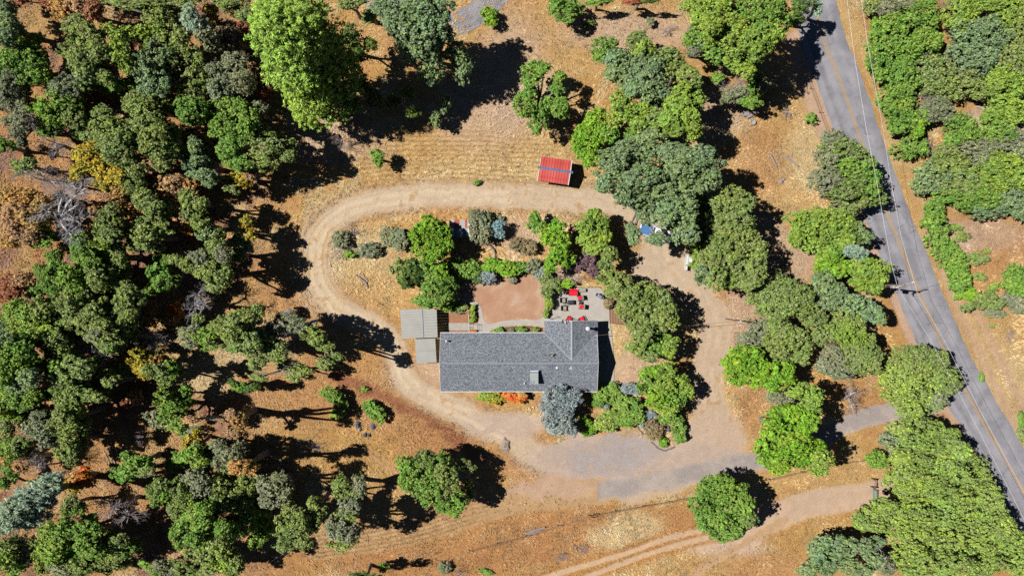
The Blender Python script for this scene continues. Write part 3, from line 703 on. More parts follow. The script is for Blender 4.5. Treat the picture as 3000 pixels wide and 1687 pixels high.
# ---------------- carports
def panel_roof(name, label, q, z0, z1, split, n0, n1, axis_label, group=None, legs=True):
    """q: four corners px (NW, NE, SE, SW) of the roof; z0 west edge, z1 east edge"""
    P = [Vector((*at(*q[0], z0), z0)), Vector((*at(*q[1], z1), z1)), Vector((*at(*q[2], z1), z1)), Vector((*at(*q[3], z0), z0))]
    o = empty(name, (P[3].x, P[3].y, 0)); tag(o, label, 'carport', group); inv = Vector((P[3].x, P[3].y, 0))
    def lerp(u, v): return (P[0]*(1-u)+P[1]*u)*(1-v)+(P[3]*(1-u)+P[2]*u)*v-inv
    for (u0, u1, n) in ((0, split, n0), (split, 1, n1)):
        if u1 <= u0: continue
        for i in range(n):
            v0 = i/n; v1 = (i+1)/n; g = 0.012/n*4
            du = 0.006
            a, b, c, d = lerp(u0+du*(u0 > 0), v0), lerp(u1-du*(u1 < 1), v0), lerp(u1-du*(u1 < 1), v1), lerp(u0+du*(u0 > 0), v1)
            s_ = (d-a).normalized()*0.045; up = Vector((0, 0, 0.045)); t_ = Vector((0, 0, 0.03))
            mb = MB(); mb.v += [tuple(x) for x in (a+up, b+up, b+s_+up, a+s_+up, a+s_*1.3, b+s_*1.3, c-s_*0.25, d-s_*0.25)]
            mb.v += [tuple(x-t_) for x in (a, b, c-s_*0.25, d-s_*0.25)]
            mb.f += [(0,3,2,1), (3,4,5,2), (4,7,6,5), (8,9,10,11), (0,1,9,8), (7,11,10,6), (1,2,5,6,10,9), (0,8,11,7,4,3)]; mb.m += [0]*8
            link('roof_panel', mb.mesh('roof_panel', M['pale_metal']), o)
    if split < 1:
        a, b = lerp(split, -0.004), lerp(split, 1.004); mb = MB(); mb.box(-0.06, 0.06, 0, (b-a).length, -0.02, 0.075)
        ang = math.atan2((b-a).y, (b-a).x)-math.pi/2; ob = mb.build('joint_cap', M['grey_metal'], o); ob.location = a; ob.rotation_euler = (0, 0, ang)
    for u in (0.04, 0.5, 0.96):
        for v in (0.06, 0.94):
            p = lerp(u, v); MB().box(p.x-0.05, p.x+0.05, p.y-0.05, p.y+0.05, 0, p.z-0.03).build('post', M['white'], o)
    for v in (0.06, 0.94):
        a, b = lerp(0.0, v), lerp(1.0, v); MB().tube([a-Vector((0, 0, 0.08)), b-Vector((0, 0, 0.08))], 0.05, 4).build('beam', M['white'], o)
    return o
panel_roof('carport', 'larger pale metal carport with ribbed roof left of the house', [(1172,907),(1279,903),(1282,988),(1177,992)], 2.35, 2.15, 0.6, 11, 10, '')
panel_roof('carport', 'smaller plain pale metal carport below the ribbed one', [(1216,994),(1275,990.5),(1279,1061),(1220,1065)], 1.9, 1.75, 1.0, 2, 0, '')
# ---------------- red shed
zr = 3.0; ze = 2.25
A0 = Vector(at(1577.8, 490.5, zr)); A1 = Vector(at(1677.6, 505.4, zr)); c_ = (A0+A1)/2; ang = math.atan2((A1-A0).y, (A1-A0).x); Ls = (A1-A0).length-0.35
shed = empty('shed', (c_.x, c_.y, 0), ang); tag(shed, 'small red metal roofed shed with blue ridge in the mown field', 'shed')
hw = 1.86; hl = Ls/2
MB().box(-hl+0.25, hl-0.25, -hw+0.3, hw-0.3, 0, ze).build('wall', M['wood_grey'], shed)
for x in (-hl+0.25, hl-0.30):
    mb = MB(); mb.prism([(-hw+0.3, ze), (hw-0.3, ze), (0, zr-0.08)], 0, 0.05); mb.v = [(x+v[2], v[0], v[1]) for v in mb.v]; mb.build('gable', M['wood_grey'], shed)
npan = 11; pw = (Ls-0.2)/npan; src = {}
for sgn in (1, -1):
    mb = MB(); y1 = hw*sgn
    yy = lambda t: t*y1; zz = lambda t: zr+(ze-zr)*t
    up = 0.05
    for (xa, xb, h_) in ((0.0, 0.035, 0.05), (0.035, pw-0.035, 0.0), (pw-0.035, pw, 0.05)):
        mb.box(0, 1, 0, 1, 0, 1); V8 = mb.v[-8:]; del mb.v[-8:]
        for vx, vy, vz in V8: mb.v.append((xa+(xb-xa)*vx, yy(0.02+0.98*vy), zz(0.02+0.98*vy)+(h_+0.03 if vz else -0.01)))
    me = mb.mesh('roof_panel', M['red_roof'])
    if sgn < 0: me.flip_normals()
    for i in range(npan):
        o = link('roof_panel', me, shed); o.location = (-hl+0.02+i*pw, 0, 0)
mb = MB(); mb.v += [(-hl-0.25, -0.17, zr-0.0), (-hl-0.25, 0, zr+0.14), (-hl-0.25, 0.17, zr-0.0), (hl+0.22, -0.17, zr-0.0), (hl+0.22, 0, zr+0.14), (hl+0.22, 0.17, zr-0.0)]
mb.f += [(0,3,4,1), (1,4,5,2), (0,1,2), (3,5,4), (0,2,5,3)]; mb.m += [0]*5
mb.build('ridge_cap', simple('blue_grey_cap', A(120, 150, 190), 0.4, 0.4, var=0.3), shed)
for sgn in (1, -1):
    a = Vector((hl-0.16, 0, zr+0.02)); b = Vector((hl-0.16, hw*sgn*1.01, ze+0.02)); mb = MB(); mb.tube([a, b], 0.085, 4); mb.build('verge_trim', M['white'], shed)
    a = Vector((-hl-0.03, 0, zr+0.0)); b = Vector((-hl-0.03, hw*sgn*1.01, ze+0.0)); mb = MB(); mb.tube([a, b], 0.05, 4); mb.build('verge_trim', M['white'], shed)
MB().box(-0.5, 0.5, -hw+0.26, -hw+0.3, 0, 1.95).build('door', M['wood'], shed)
# ---------------- rusty lean-to
zt = 2.1; x0, y1 = at(1316, 644, zt); x1, y0 = at(1378, 694, zt)
lt = empty('lean_to', (x0, y0, 0)); tag(lt, 'old lean-to roofed in rusty and pale corrugated sheets', 'shed')
W_ = x1-x0; D_ = y1-y0; cols_ = ['pale_metal','pale_metal','rust','rust','pale_metal','pale_metal','rust','white']
wavy = []
for i in range(8):
    for j in range(2):
        xa = W_*i/8; mb = MB(); k = 6
        ya = 0 if j == 0 else D_*0.52; yb = D_*0.54 if j == 0 else D_; za = zt-0.25+0.25*ya/D_+(0.02 if j else 0); zb = zt-0.25+0.25*yb/D_+(0.02 if j else 0)
        for q in range(k):
            u0 = xa+W_/8*q/k; u1 = xa+W_/8*(q+1)/k; h0 = 0.03*(q % 2); h1 = 0.03*((q+1) % 2)
            mb.face([(u0, ya, za+h0), (u1, ya, za+h1), (u1, yb, zb+h1), (u0, yb, zb+h0)])
        mk = cols_[i] if j else ['blue','pale_metal','blue','pale_metal','white','blue','pale_metal','white'][i]  # blue sheets are metal in shade, the shade put in as colour
        mb.build('roof_sheet', M[mk], lt)
for (u, v) in ((0.1, 0.1), (W_-0.1, 0.1), (0.1, D_-0.1), (W_-0.1, D_-0.1)): MB().box(u-0.06, u+0.06, v-0.06, v+0.06, 0, zt-0.27+0.25*v/D_).build('post', M['wood'], lt)
MB().box(0.05, W_-0.05, D_-0.06, D_-0.02, 0.2, zt-0.1).build('back_wall', M['wood'], lt)

# ---------------- boardwalk, fence, garden steps
bx0, by1 = at(1313, 946); bx1, by0 = at(1374, 967)
bw = empty('boardwalk', (bx0, by0, 0)); tag(bw, 'pale boardwalk with scalloped edges between the carport and landing', 'boardwalk')
nb = 17; L_ = (bx1-bx0)/nb
for i in range(nb):
    dd = 0.05 if i % 2 else 0.0
    MB().box(i*L_+0.006, (i+1)*L_-0.006, -dd, by1-by0+dd, 0.0, 0.10+random.uniform(0, 0.012)).build('plank', M['concrete'], bw)
def rail_fence(name, label, cat, pts, h, m, post_every=1.2, rails=2, pr=0.04, group=None, lean=0.0, wires=None, rr=0.02):
    P = [Vector((*at(*p), 0)) for p in pts]; o = empty(name, P[0]); tag(o, label, cat, group); base = P[0]
    posts = []
    for a, b in zip(P[:-1], P[1:]):
        n = max(1, round((b-a).length/post_every))
        for i in range(n): posts.append(a.lerp(b, i/n)-base)
    posts.append(P[-1]-base)
    for p in posts:
        tp = p+Vector((random.uniform(-lean, lean), random.uniform(-lean, lean), h))
        MB().tube([p-Vector((0, 0, 0.1)), tp], [pr, pr*0.9], 5).build('post', m, o)
    for r in range(rails):
        z = h*(r+1)/rails-0.04
        mb = MB(); mb.tube([p+Vector((0, 0, z)) for p in posts], rr, 4); mb.build('rail' if wires is None else 'wire', wires or m, o)
    return o
rail_fence('picket_fence', 'low white fence beside the bare bed and boardwalk', 'fence', [(1303,913),(1340,916),(1372,913),(1375,945),(1375,973)], 0.9, M['white'], 0.9)
rail_fence('handrail', 'black metal railing round the square landing', 'railing', [(1376,948),(1400,950),(1400,967),(1377,966)], 0.9, M['black'], 1.0)
rail_fence('handrail', 'thin black railing on the top edge of the patio', 'railing', [(1645,842),(1700,842),(1755,841)], 0.6, M['black'], 1.4)
rail_fence('handrail', 'thin rail where the lawn path meets the patio', 'railing', [(1594,929),(1612,934),(1632,928)], 0.8, M['grey_metal'], 0.9)
st = empty('garden_steps', (*at(1788, 975), 0)); tag(st, 'timber edged garden steps right of the patio', 'steps'); ox, oy = at(1788, 975)
for i in range(5):
    xa, ya = at(1788+i*7.5, 908+i*1.0); xb, yb = at(1788+(i+1)*7.5, 945+i*0.8)
    z = 0.12+i*0.13
    MB().box(xa-ox, xb-ox-0.02, yb-oy, ya-oy, -0.1, z).build('tread', M['soil'], st)
    MB().box(xa-ox-0.14, xa-ox, yb-oy-0.1, ya-oy+0.1, -0.1, z+0.05).build('timber', M['wood'], st)

# ---------------- patio furniture
def place(px, py, h, z): x, y = at(px, py, h); return (x, y, z)
PZ = 0.07
def armchair(name, label, px, py, rz, m_seat, m_cush=None, wdt=0.82, group='armchairs on the patio', cat='chair'):
    o = empty(name, place(px, py, 0.5, PZ), rz); tag(o, label, cat, group); hw_ = wdt/2
    MB().box(-hw_+0.1, hw_-0.1, -0.38, 0.36, 0.30, 0.42).build('seat', m_seat, o)
    mb = MB().box(-hw_+0.05, hw_-0.05, 0, 0.10, 0, 0.62); R_ = Matrix.Translation((0, 0.32, 0.34)) @ Matrix.Rotation(math.radians(-16), 4, 'X'); mb.v = [tuple(R_ @ Vector(v)) for v in mb.v]
    mb.build('backrest', m_seat, o)
    for s_ in (-1, 1):
        MB().box(s_*(hw_-0.06)-0.055, s_*(hw_-0.06)+0.055, -0.40, 0.38, 0.56, 0.60).build('armrest', M['black'], o)
        for y in (-0.36, 0.33): MB().box(s_*(hw_-0.05)-0.025, s_*(hw_-0.05)+0.025, y-0.025, y+0.025, 0, 0.56).build('leg', M['black'], o)
    if m_cush:
        mb = MB(); 
        for i in range(6):
            for j in range(6):
                pass
        prof = [(0.34, 0), (0.36, 0.05), (0.33, 0.11), (0.05, 0.13)]
        mb.lathe(prof, 0, 0, 4); R_ = Matrix.Translation((0.02, 0.0, 0.42)) @ Matrix.Rotation(math.pi/4+0.2, 4, 'Z'); mb.v = [tuple(R_ @ Vector(v)) for v in mb.v]
        mb.build('cushion', m_cush, o)
        mb = MB(); mb.lathe([(0.24, 0), (0.26, 0.05), (0.22, 0.10), (0.03, 0.12)], 0, 0, 4); R_ = Matrix.Translation((-0.02, 0.28, 0.70)) @ Matrix.Rotation(math.radians(70), 4, 'X') @ Matrix.Rotation(math.pi/4, 4, 'Z'); mb.v = [tuple(R_ @ Vector(v)) for v in mb.v]
        mb.build('cushion', m_cush, o)
    return o
hp_ = math.pi/2
armchair('patio_chair', 'beige seated patio chair, upper one left of the black fire table', 1649, 879.5, hp_, M['beige_cloth'])
armchair('patio_chair', 'beige seated patio chair, lower one below the small round table', 1652, 902.5, hp_, M['beige_cloth'])
armchair('patio_chair', 'patio chair with tilted red cushion, upper right of the fire table', 1698, 873, -hp_+0.2, M['beige_cloth'], M['red_cloth'])
armchair('patio_chair', 'patio chair with red cushion, lower right of the fire table', 1702, 898, -hp_-0.1, M['beige_cloth'], M['red_cloth'])
armchair('patio_chair', 'red patio chair by the eave, nearer the satellite dish', 1667, 935, math.pi-0.5, M['red_cloth'], M['red_cloth'])
armchair('patio_chair', 'red patio chair by the eave, farther from the satellite dish', 1705, 935, math.pi+0.5, M['red_cloth'], M['red_cloth'])
sofa = armchair('loveseat', 'red cushioned loveseat at the top of the patio', 1679.5, 858.5, 0.0, M['red_cloth'], None, 1.45, None, 'sofa')
for s_ in (-0.33, 0.33):
    mb = MB(); mb.lathe([(0.42, 0), (0.45, 0.06), (0.40, 0.13), (0.05, 0.15)], 0, 0, 4); R_ = Matrix.Translation((s_, -0.02, 0.42)) @ Matrix.Rotation(math.pi/4, 4, 'Z'); mb.v = [tuple(R_ @ Vector(v)) for v in mb.v]; mb.build('cushion', M['red_cloth'], sofa)
def table(name, label, px, py, wx_, wy_, h, m, rz=0, legs=True):
    o = empty(name, place(px, py, h, PZ), rz); tag(o, label, 'table')
    MB().box(-wx_/2, wx_/2, -wy_/2, wy_/2, h-0.05, h).build('table_top', m, o)
    for a in (-1, 1):
        for b in (-1, 1): MB().box(a*(wx_/2-0.06)-0.03, a*(wx_/2-0.06)+0.03, b*(wy_/2-0.06)-0.03, b*(wy_/2-0.06)+0.03, 0, h-0.05).build('leg', m, o)
    return o
table('patio_table', 'pale rectangular table beside the red loveseat', 1706, 850, 1.05, 0.50, 0.5, M['beige_cloth'], 0.06)
table('side_table_or_shadow', 'black table shape standing in for the shadow between the two red cushioned chairs', 1701, 886.5, 0.45, 0.38, 0.42, M['black'])  # a shadow on the patio, built as a black table shape
table('side_table_or_shadow', 'dark low table between the red chairs at the eave', 1686, 938, 0.8, 0.4, 0.42, M['grey_metal'])
o = empty('round_table', place(1654, 891, 0.4, PZ)); tag(o, 'tiny round wire table between the beige chairs', 'table')
mb = MB(); mb.tube([(0.20*math.cos(t*math.pi/8), 0.20*math.sin(t*math.pi/8), 0.42) for t in range(17)], 0.02, 5, cap=False); mb.tube([(0.09*math.cos(t*math.pi/4), 0.09*math.sin(t*math.pi/4), 0.42) for t in range(9)], 0.015, 4, cap=False); mb.build('table_top', M['black'], o)
for k in range(3): a = k*2.09; MB().tube([(0.18*math.cos(a), 0.18*math.sin(a), 0.42), (0.15*math.cos(a), 0.15*math.sin(a), 0)], 0.014, 4).build('leg', M['black'], o)
# stone seat / covered planter at the corner and fire table
mb = MB(); mb.lathe([(0.40, 0), (0.44, 0.25), (0.47, 0.5), (0.36, 0.62), (0.04, 0.66)], 0, 0, 6); o = mb.build('covered_planter', M['beige_cloth'], None, loc=place(1654, 854.5, 0.6, PZ)); tag(o, 'pale six sided covered tub in the shaded patio corner', 'planter')
o = empty('fire_table', place(1673, 886, 0.55, PZ), 0.04); tag(o, 'glossy black covered fire table among the patio chairs', 'fire table')
mb = MB(); mb.v += [(-0.5,-0.33,0),(0.5,-0.33,0),(0.5,0.33,0),(-0.5,0.33,0),(-0.52,-0.34,0.45),(0.52,-0.34,0.45),(0.52,0.34,0.45),(-0.52,0.34,0.45),(-0.3,-0.16,0.62),(0.34,-0.12,0.58),(0.32,0.2,0.6),(-0.34,0.16,0.64)]
mb.f += [(3,2,1,0),(0,1,5,4),(1,2,6,5),(2,3,7,6),(3,0,4,7),(4,5,9,8),(5,6,10,9),(6,7,11,10),(7,4,8,11),(8,9,10,11)]; mb.m += [0]*10; mb.build('cover', M['black_gloss'], o)
MB().box(-0.45, 0.45, -0.28, 0.28, -0.02, 0.03).build('base', M['black'], o)
g = empty('barbecue_grill', place(1758, 868.5, 0.9, PZ), math.radians(-33)); tag(g, 'grey barbecue grill on wheels at the right of the patio', 'grill')
MB().box(-0.42, 0.30, -0.27, 0.27, 0.25, 0.85).build('cabinet', M['grey_metal'], g)
mb = MB(); mb.lathe([(0.27, -0.36), (0.285, -0.33), (0.285, 0.27), (0.27, 0.30)], 0, 0, 16); mb.v = [(v[2], v[0], 0.85+max(v[1], 0)*0.9) for v in mb.v]; lid = mb.build('lid', M['grey_metal'], g)
MB().tube([(-0.25, -0.30, 0.98), (0.2, -0.30, 0.98)], 0.018, 6).build('handle', M['pipe_white'], lid)
MB().box(-0.72, -0.43, -0.24, 0.24, 0.80, 0.84).build('side_shelf', M['black_gloss'], g); MB().box(0.31, 0.58, -0.22, 0.22, 0.80, 0.84).build('side_shelf', M['grey_metal'], g)
for a in (-0.36, 0.24):
    for b in (-0.22, 0.22): MB().tube([(a, b-0.03, 0.08), (a, b+0.03, 0.08)], 0.08, 10).build('wheel', M['tyre'], g)
    for b in (-0.22, 0.22): MB().box(a-0.025, a+0.025, b-0.025, b+0.025, 0.08, 0.26).build('leg', M['black'], g)

# ---------------- pickup under the trees
pk = empty('pickup_truck', place(1923, 682, 1.0, 0), math.radians(-19)); tag(pk, 'white pickup with blue bed cover parked under the blue grey oak', 'pickup truck')
mb = MB(); sec = [(-2.65,0.88,0.45,1.05),(-2.6,0.94,0.42,1.12),(-0.6,0.96,0.40,1.12),(1.2,0.96,0.40,1.10),(2.3,0.92,0.42,1.0),(2.65,0.80,0.48,0.85)]
for x, wd, zl, zh in sec: mb.v += [(x,-wd,zl),(x,-wd,zh-0.12),(x,-wd+0.08,zh),(x,wd-0.08,zh),(x,wd,zh-0.12),(x,wd,zl)]
for i in range(len(sec)-1):
    for k in range(6): a = i*6+k; b = i*6+(k+1) % 6; mb.f.append((a, b, b+6, a+6)); mb.m.append(0)
mb.f += [(0,5,4,3,2,1), tuple(30+k for k in range(6))]; mb.m += [0, 0]; body = mb.mesh('body', M['car_white']); body.flip_normals(); link('body', body, pk)
mb = MB(); mb.v += [(-0.65,-0.86,1.1),(1.25,-0.86,1.08),(1.25,0.86,1.08),(-0.65,0.86,1.1),(-0.4,-0.68,1.75),(0.65,-0.68,1.75),(0.65,0.68,1.75),(-0.4,0.68,1.75)]
mb.f += [(4,5,6,7),(3,2,1,0),(0,1,5,4),(1,2,6,5),(2,3,7,6),(3,0,4,7)]; mb.m += [0]*6; cab = mb.build('cab', M['car_white'], pk)
mb = MB(); mb.face([(1.235,-0.76,1.13),(1.235,0.76,1.13),(0.70,0.62,1.72),(0.70,-0.62,1.72)]); mb.v = [(x+0.012, y, z+0.01) for x, y, z in mb.v]; mb.build('windscreen', M['glass'], cab)
mb = MB(); mb.face([(-0.63,0.74,1.15),(-0.63,-0.74,1.15),(-0.43,-0.62,1.70),(-0.43,0.62,1.70)]); mb.v = [(x-0.012, y, z) for x, y, z in mb.v]; mb.build('rear_window', M['glass'], cab)
for s_ in (-1, 1):
    mb = MB(); mb.face([(-0.5,s_*0.865,1.16),(1.05,s_*0.865,1.15),(0.6,s_*0.715,1.68),(-0.35,s_*0.715,1.68)][::s_]); mb.build('side_window', M['glass'], cab)
    for x in (-1.75, 1.75): wl = MB().tube([(x, s_*0.78, 0.36), (x, s_*0.97, 0.36)], 0.36, 16).build('wheel', M['tyre'], pk); MB().tube([(x, s_*0.965, 0.36), (x, s_*0.985, 0.36)], 0.2, 12).build('rim', M['pipe_white'], wl)
    MB().box(2.5, 2.66, s_*0.72-0.14, s_*0.72+0.14, 0.72, 0.86).build('headlight', M['glass'], pk)
MB().box(-2.5, -0.72, -0.84, 0.84, 1.12, 1.15).build('bed_cover', M['blue'], pk)
# white board panel & box by the drive
o = empty('board_fence', (*at(2013, 795), 0)); tag(o, 'short white boarded panel by the right hand drive', 'fence'); bx, by = at(2013, 795)
xa, ya = at(2006, 792); xb, yb = at(2011, 748)
d = Vector((xb-xa, yb-ya)); n = 8; ang_ = math.atan2(d.y, d.x)
for i in range(n):
    p = Vector((xa-bx, ya-by))+d*(i/n); pl = MB().box(0, d.length/n-0.012, -0.13, 0.13, 0, 1.0).build('board', M['white'], o); pl.location = (p.x, p.y, 0); pl.rotation_euler = (0, 0, ang_)
o = MB().box(-0.42, 0.42, -0.62, 0.62, 0, 0.9).build('storage_box', M['white'], None, loc=place(2020, 764, 0.9, 0), rz=-0.1); tag(o, 'white storage box half hidden by leaves near the boarded panel', 'box')

# ---------------- poles and wires
def pole(px, py, h, name, label, r0=0.17):
    x, y = at(px, py, h); o = empty(name, (x, y, 0)); tag(o, label, 'utility pole'); MB().tube([(0, 0, -0.3), (0, 0, h)], [r0, r0*0.65], 10).build('shaft', M['pole'], o); return o
up = pole(2652, 835, 11.2, 'utility_pole', 'tall utility pole with long crossarm beside the road')
a = Vector((*at(2626, 841, 11), 0)); b = Vector((*at(2675, 826, 11), 0)); c0 = Vector((up.location.x, up.location.y, 0)); aa = a-c0; bb = b-c0
def seg_box(o, p, q, w_, h_, z, name, m):
    d = q-p; L_ = d.length; mb = MB().box(0, L_, -w_/2, w_/2, 0, h_); ob = mb.build(name, m, o); ob.location = (p.x, p.y, z); ob.rotation_euler = (0, 0, math.atan2(d.y, d.x)); return ob
arm_mat = simple('pale_arm', A(190, 180, 165), 0.8, var=0.2)
seg_box(up, aa, bb, 0.13, 0.14, 10.9, 'crossarm', arm_mat)
seg_box(up, Vector((-0.1, -0.75, 0)), Vector((-0.05, 0.15, 0)), 0.12, 0.12, 9.9, 'crossarm', arm_mat)
for q in (aa, aa.lerp(bb, 0.12), aa.lerp(bb, 0.93), bb): MB().lathe([(0.035, 11.04), (0.08, 11.1), (0.04, 11.16), (0.085, 11.22), (0.03, 11.3)], q.x, q.y, 10).build('insulator', M['white'], up)
MB().lathe([(0.2, 8.4), (0.24, 8.5), (0.24, 9.2), (0.18, 9.3)], -0.42, -0.25, 12).build('transformer', M['pale_metal'], up)
mb = MB(); mb.tube([(0, 0, 8.8), (-0.3, -0.2, 8.8)], 0.05, 5); mb.build('bracket', M['grey_metal'], up)
def sag(p, q, s_, n=12): return [tuple(Vector(p).lerp(Vector(q), i/n)-Vector((0, 0, s_*4*(i/n)*(1-i/n)))) for i in range(n+1)]
def cable(pts, label, r=0.017, m='wire', cat='power line', group=None): o = MB().tube(pts, r, 5).build('power_line', M[m]); tag(o, label, cat, group); return o
A3 = (a.x, a.y, 11.3); B3 = (b.x, b.y, 11.3)
def w3(px, py, h): return (*at(px, py, h), h)
def topts(pix, h0, h1, last):
    n = len(pix); return [w3(p[0], p[1], h0+(h1-h0)*i/n) for i, p in enumerate(pix)]+[last]
cable(topts([(2466,-90),(2481,0),(2506,186),(2537,372),(2574,562),(2591,663),(2612,775)], 12.6, 11.3, A3), 'left one of the two wires running up the road from the pole')
cable(topts([(2508,-90),(2523,0),(2545,147),(2580,341),(2616,562),(2642,702)], 12.6, 11.3, B3), 'right one of the two wires running up the road from the pole')
cable([B3]+[w3(*p) for p in ((2688,862,11.0),(2760,985,10.4),(2860,1180,10.2),(3010,1460,10.6),(3080,1600,11.0))], 'wire from the pole running down beside the yellow line')
cable([A3]+[w3(*p) for p in ((2642,862,10.9),(2720,985,10.3),(2836,1200,10.0),(2960,1440,10.4),(3040,1600,11.0))], 'faint wire from the pole down the left lane')
cable(sag((c0.x, c0.y, 9.8), w3(2740, 820, 6.0), 0.3, 6), 'short stay wire slanting up right from the pole')
lp = pole(2168, 940, 6.6, 'yard_pole', 'slim wooden pole beside the right hand drive', 0.12)
MB().lathe([(0.10, 6.55), (0.22, 6.62), (0.20, 6.72), (0.04, 6.80)], 0.12, -0.1, 12).build('lamp_head', M['pale_metal'], lp)
lx, ly = lp.location.x, lp.location.y
cable(sag((xR-0.1, yN-0.32, ZE+1.05), (lx, ly, 6.4), 0.5), 'service wire from the house gable to the yard pole', 0.022, 'pole')
cable(sag((lx, ly, 6.4), (c0.x, c0.y, 9.0), 1.0), 'service wire from the yard pole to the road pole', 0.018, 'pole')
# ---------------- wire fences, gate
rail_fence('wire_fence', 'sagging wire fence with dark posts below the lower dirt track', 'fence', [(1375,1610),(1540,1567),(1723,1508),(1960,1466),(2060,1448)], 1.1, M['black'], 4.6, 2, 0.05, lean=0.25, wires=M['wire_dark'], rr=0.022)
rail_fence('wire_fence', 'short wire fence between the round oak and the big hedge', 'fence', [(2250,1402),(2440,1357),(2545,1343)], 1.1, M['black'], 5, 2, 0.05, lean=0.2, wires=M['wire_dark'], rr=0.02)
rail_fence('wire_fence', 'thin roadside wire fence along the upper verge', 'fence', [(2348,185),(2372,260),(2398,330),(2424,400)], 1.0, M['wood'], 4, 2, 0.05, lean=0.1, wires=M['wire_dark'], rr=0.018)
gt = empty('farm_gate', (*at(2556, 1432), 0), math.radians(-91)); tag(gt, 'green metal farm gate across the tan track', 'gate')
Lg = 2.6
for z in (0.25, 0.5, 0.75, 1.0, 1.22): MB().tube([(0, 0, z), (Lg, 0, z)], 0.045, 6).build('bar', M['green_metal'], gt)
for x in (0, Lg/2, Lg): MB().tube([(x, 0, 0.2), (x, 0, 1.25)], 0.045, 6).build('upright', M['green_metal'], gt)
gp = empty('gate_brace', (*at(2551, 1424), 0)); tag(gp, 'wooden gate post with rail and brace above the green gate', 'gate post')
MB().tube([(0, 0, -0.1), (0, 0, 1.5)], 0.11, 8).build('post', M['wood'], gp); MB().tube([(0.1, 1.25, -0.1), (0.1, 1.25, 1.4)], 0.10, 8).build('post', M['wood'], gp)
MB().tube([(0, 0, 1.2), (0.1, 1.25, 1.2)], 0.06, 6).build('rail', M['wood'], gp); MB().tube([(0, 0, 1.3), (1.1, 0.5, 0.05)], 0.05, 6).build('brace', M['wood'], gp)

# ---------------- logs, boulders, odds and ends
def log(px0, py0, px1, py1, r, label, m='wood_grey', cat='log', group=None, n=5):
    a = Vector((*at(px0, py0), r)); b = Vector((*at(px1, py1), r)); mb = MB(); base = a.copy(); base.z = 0
    pts = [a.lerp(b, i/n)+Vector((random.uniform(-.04, .04), random.uniform(-.04, .04), random.uniform(-.02, .03)))-base for i in range(n+1)]
    mb.tube(pts, [r*random.uniform(0.8, 1.1)*(1-0.25*i/n) for i in range(n+1)], 7); o = mb.build('log', M[m], None, loc=base); tag(o, label, cat, group); return o
log(2254,452,2275,489,0.17,'grey log in dry grass, left one of the pair by the road'); log(2302,459,2338,488,0.17,'grey log in dry grass, right one of the pair by the road')
log(2287,447,2276,470,0.07,'thin forked stick between the two grey logs', cat='branch'); log(2318,443,2321,462,0.07,'short stick above the right hand grey log', cat='branch')
log(1043,806,1074,828,0.16,'pale split log at the middle of the loop lawn'); log(1062,801,1077,823,0.09,'thin pale pole beside the split log'); log(1073,830,1077,842,0.11,'stubby pale chunk below the split log')
log(1541,1560,1596,1543,0.17,'silvery weathered log lying by the lower fence'); log(1545,1566,1590,1552,0.10,'thinner silvery pole tucked under the weathered log')
log(795,1642,850,1612,0.16,'pale fallen snag at the lower left forest edge', 'deadwood', n=6)
log(735,1096,955,1090,0.12,'long thin fallen branch below the spreading grey oak', 'bark', 'branch', n=8)
log(2860,313,2912,330,0.12,'fallen branch at the edge of the chaparral clearing', 'deadwood', 'branch')
log(322,1307,345,1380,0.09,'thin bare pole lying in the left meadow', 'deadwood', 'branch'); log(305,1320,335,1385,0.07,'crooked stick left of the meadow pole', 'deadwood', 'branch')
def rock(px, py, rx, ry, h, label, m='dark_stone', seed=1, cat='boulder', group=None, name='boulder', par=None, at_z=0, rel=None):
    r = random.Random(seed); mb = MB(); nl, ns = 4, (11 if par is None else 6); k = [r.uniform(0.72, 1.15) for _ in range(ns)]
    prof = [(1.0, -0.15), (1.04, 0.18), (0.88, 0.5), (0.62, 0.78), (0.36, 0.95), (0.06, 1.0)]
    for q, z in prof:
        for i in range(ns):
            t = 2*math.pi*i/ns+0.2*z; rr = k[i]*q*r.uniform(0.82, 1.12); mb.v.append((rx*S*rr*math.cos(t), ry*S*rr*math.sin(t), h*z*r.uniform(0.78, 1.12)))
    for l in range(len(prof)-1):
        for i in range(ns): a = l*ns+i; b = l*ns+(i+1) % ns; mb.f.append((a, b, b+ns, a+ns)); mb.m.append(0)
    mb.f.append(tuple(range(ns))[::-1]); mb.f.append(tuple((len(prof)-1)*ns+i for i in range(ns))); mb.m += [0, 0]
    x, y = at(px, py)
    if rel: x -= rel[0]; y -= rel[1]
    o = mb.build(name, M[m], par, loc=(x, y, at_z), rz=None)
    if par is None: tag(o, label, cat, group)
    return o
rock(1048,1243,10,12,0.6,'largest dark split boulder on the orange slope',seed=3); rock(1055,1256,6,7,0.4,'small pale slab touching the largest split boulder',seed=4,m='stone')
rock(1092,1249,9,8,0.45,'grey boulder under the spiky slope shrub',seed=5); rock(1069,1273,6,8,0.4,'left half of the low split boulder on the slope',seed=6); rock(1081,1274,6,7,0.4,'right half of the low split boulder on the slope',seed=7)
rock(1481,1303,15,21,0.4,'large grey mound of rock beside the lower drive',seed=8,m='mound'); rock(2289,533,7,8,0.3,'pale rock in dry grass near the road oak',seed=9,m='stone'); rock(2296,526,5,6,0.25,'smaller rock touching the pale roadside rock',seed=10,m='stone')
rock(920,943,14,8,0.4,'pale rock under the branches below the loop drive',seed=11,m='stone'); rock(845,912,14,9,0.35,'brown rock left of the loop drive',seed=12,m='stone'); rock(1892,1226,9,18,0.45,'pale rock slab in the front garden bed',seed=13,m='stone')
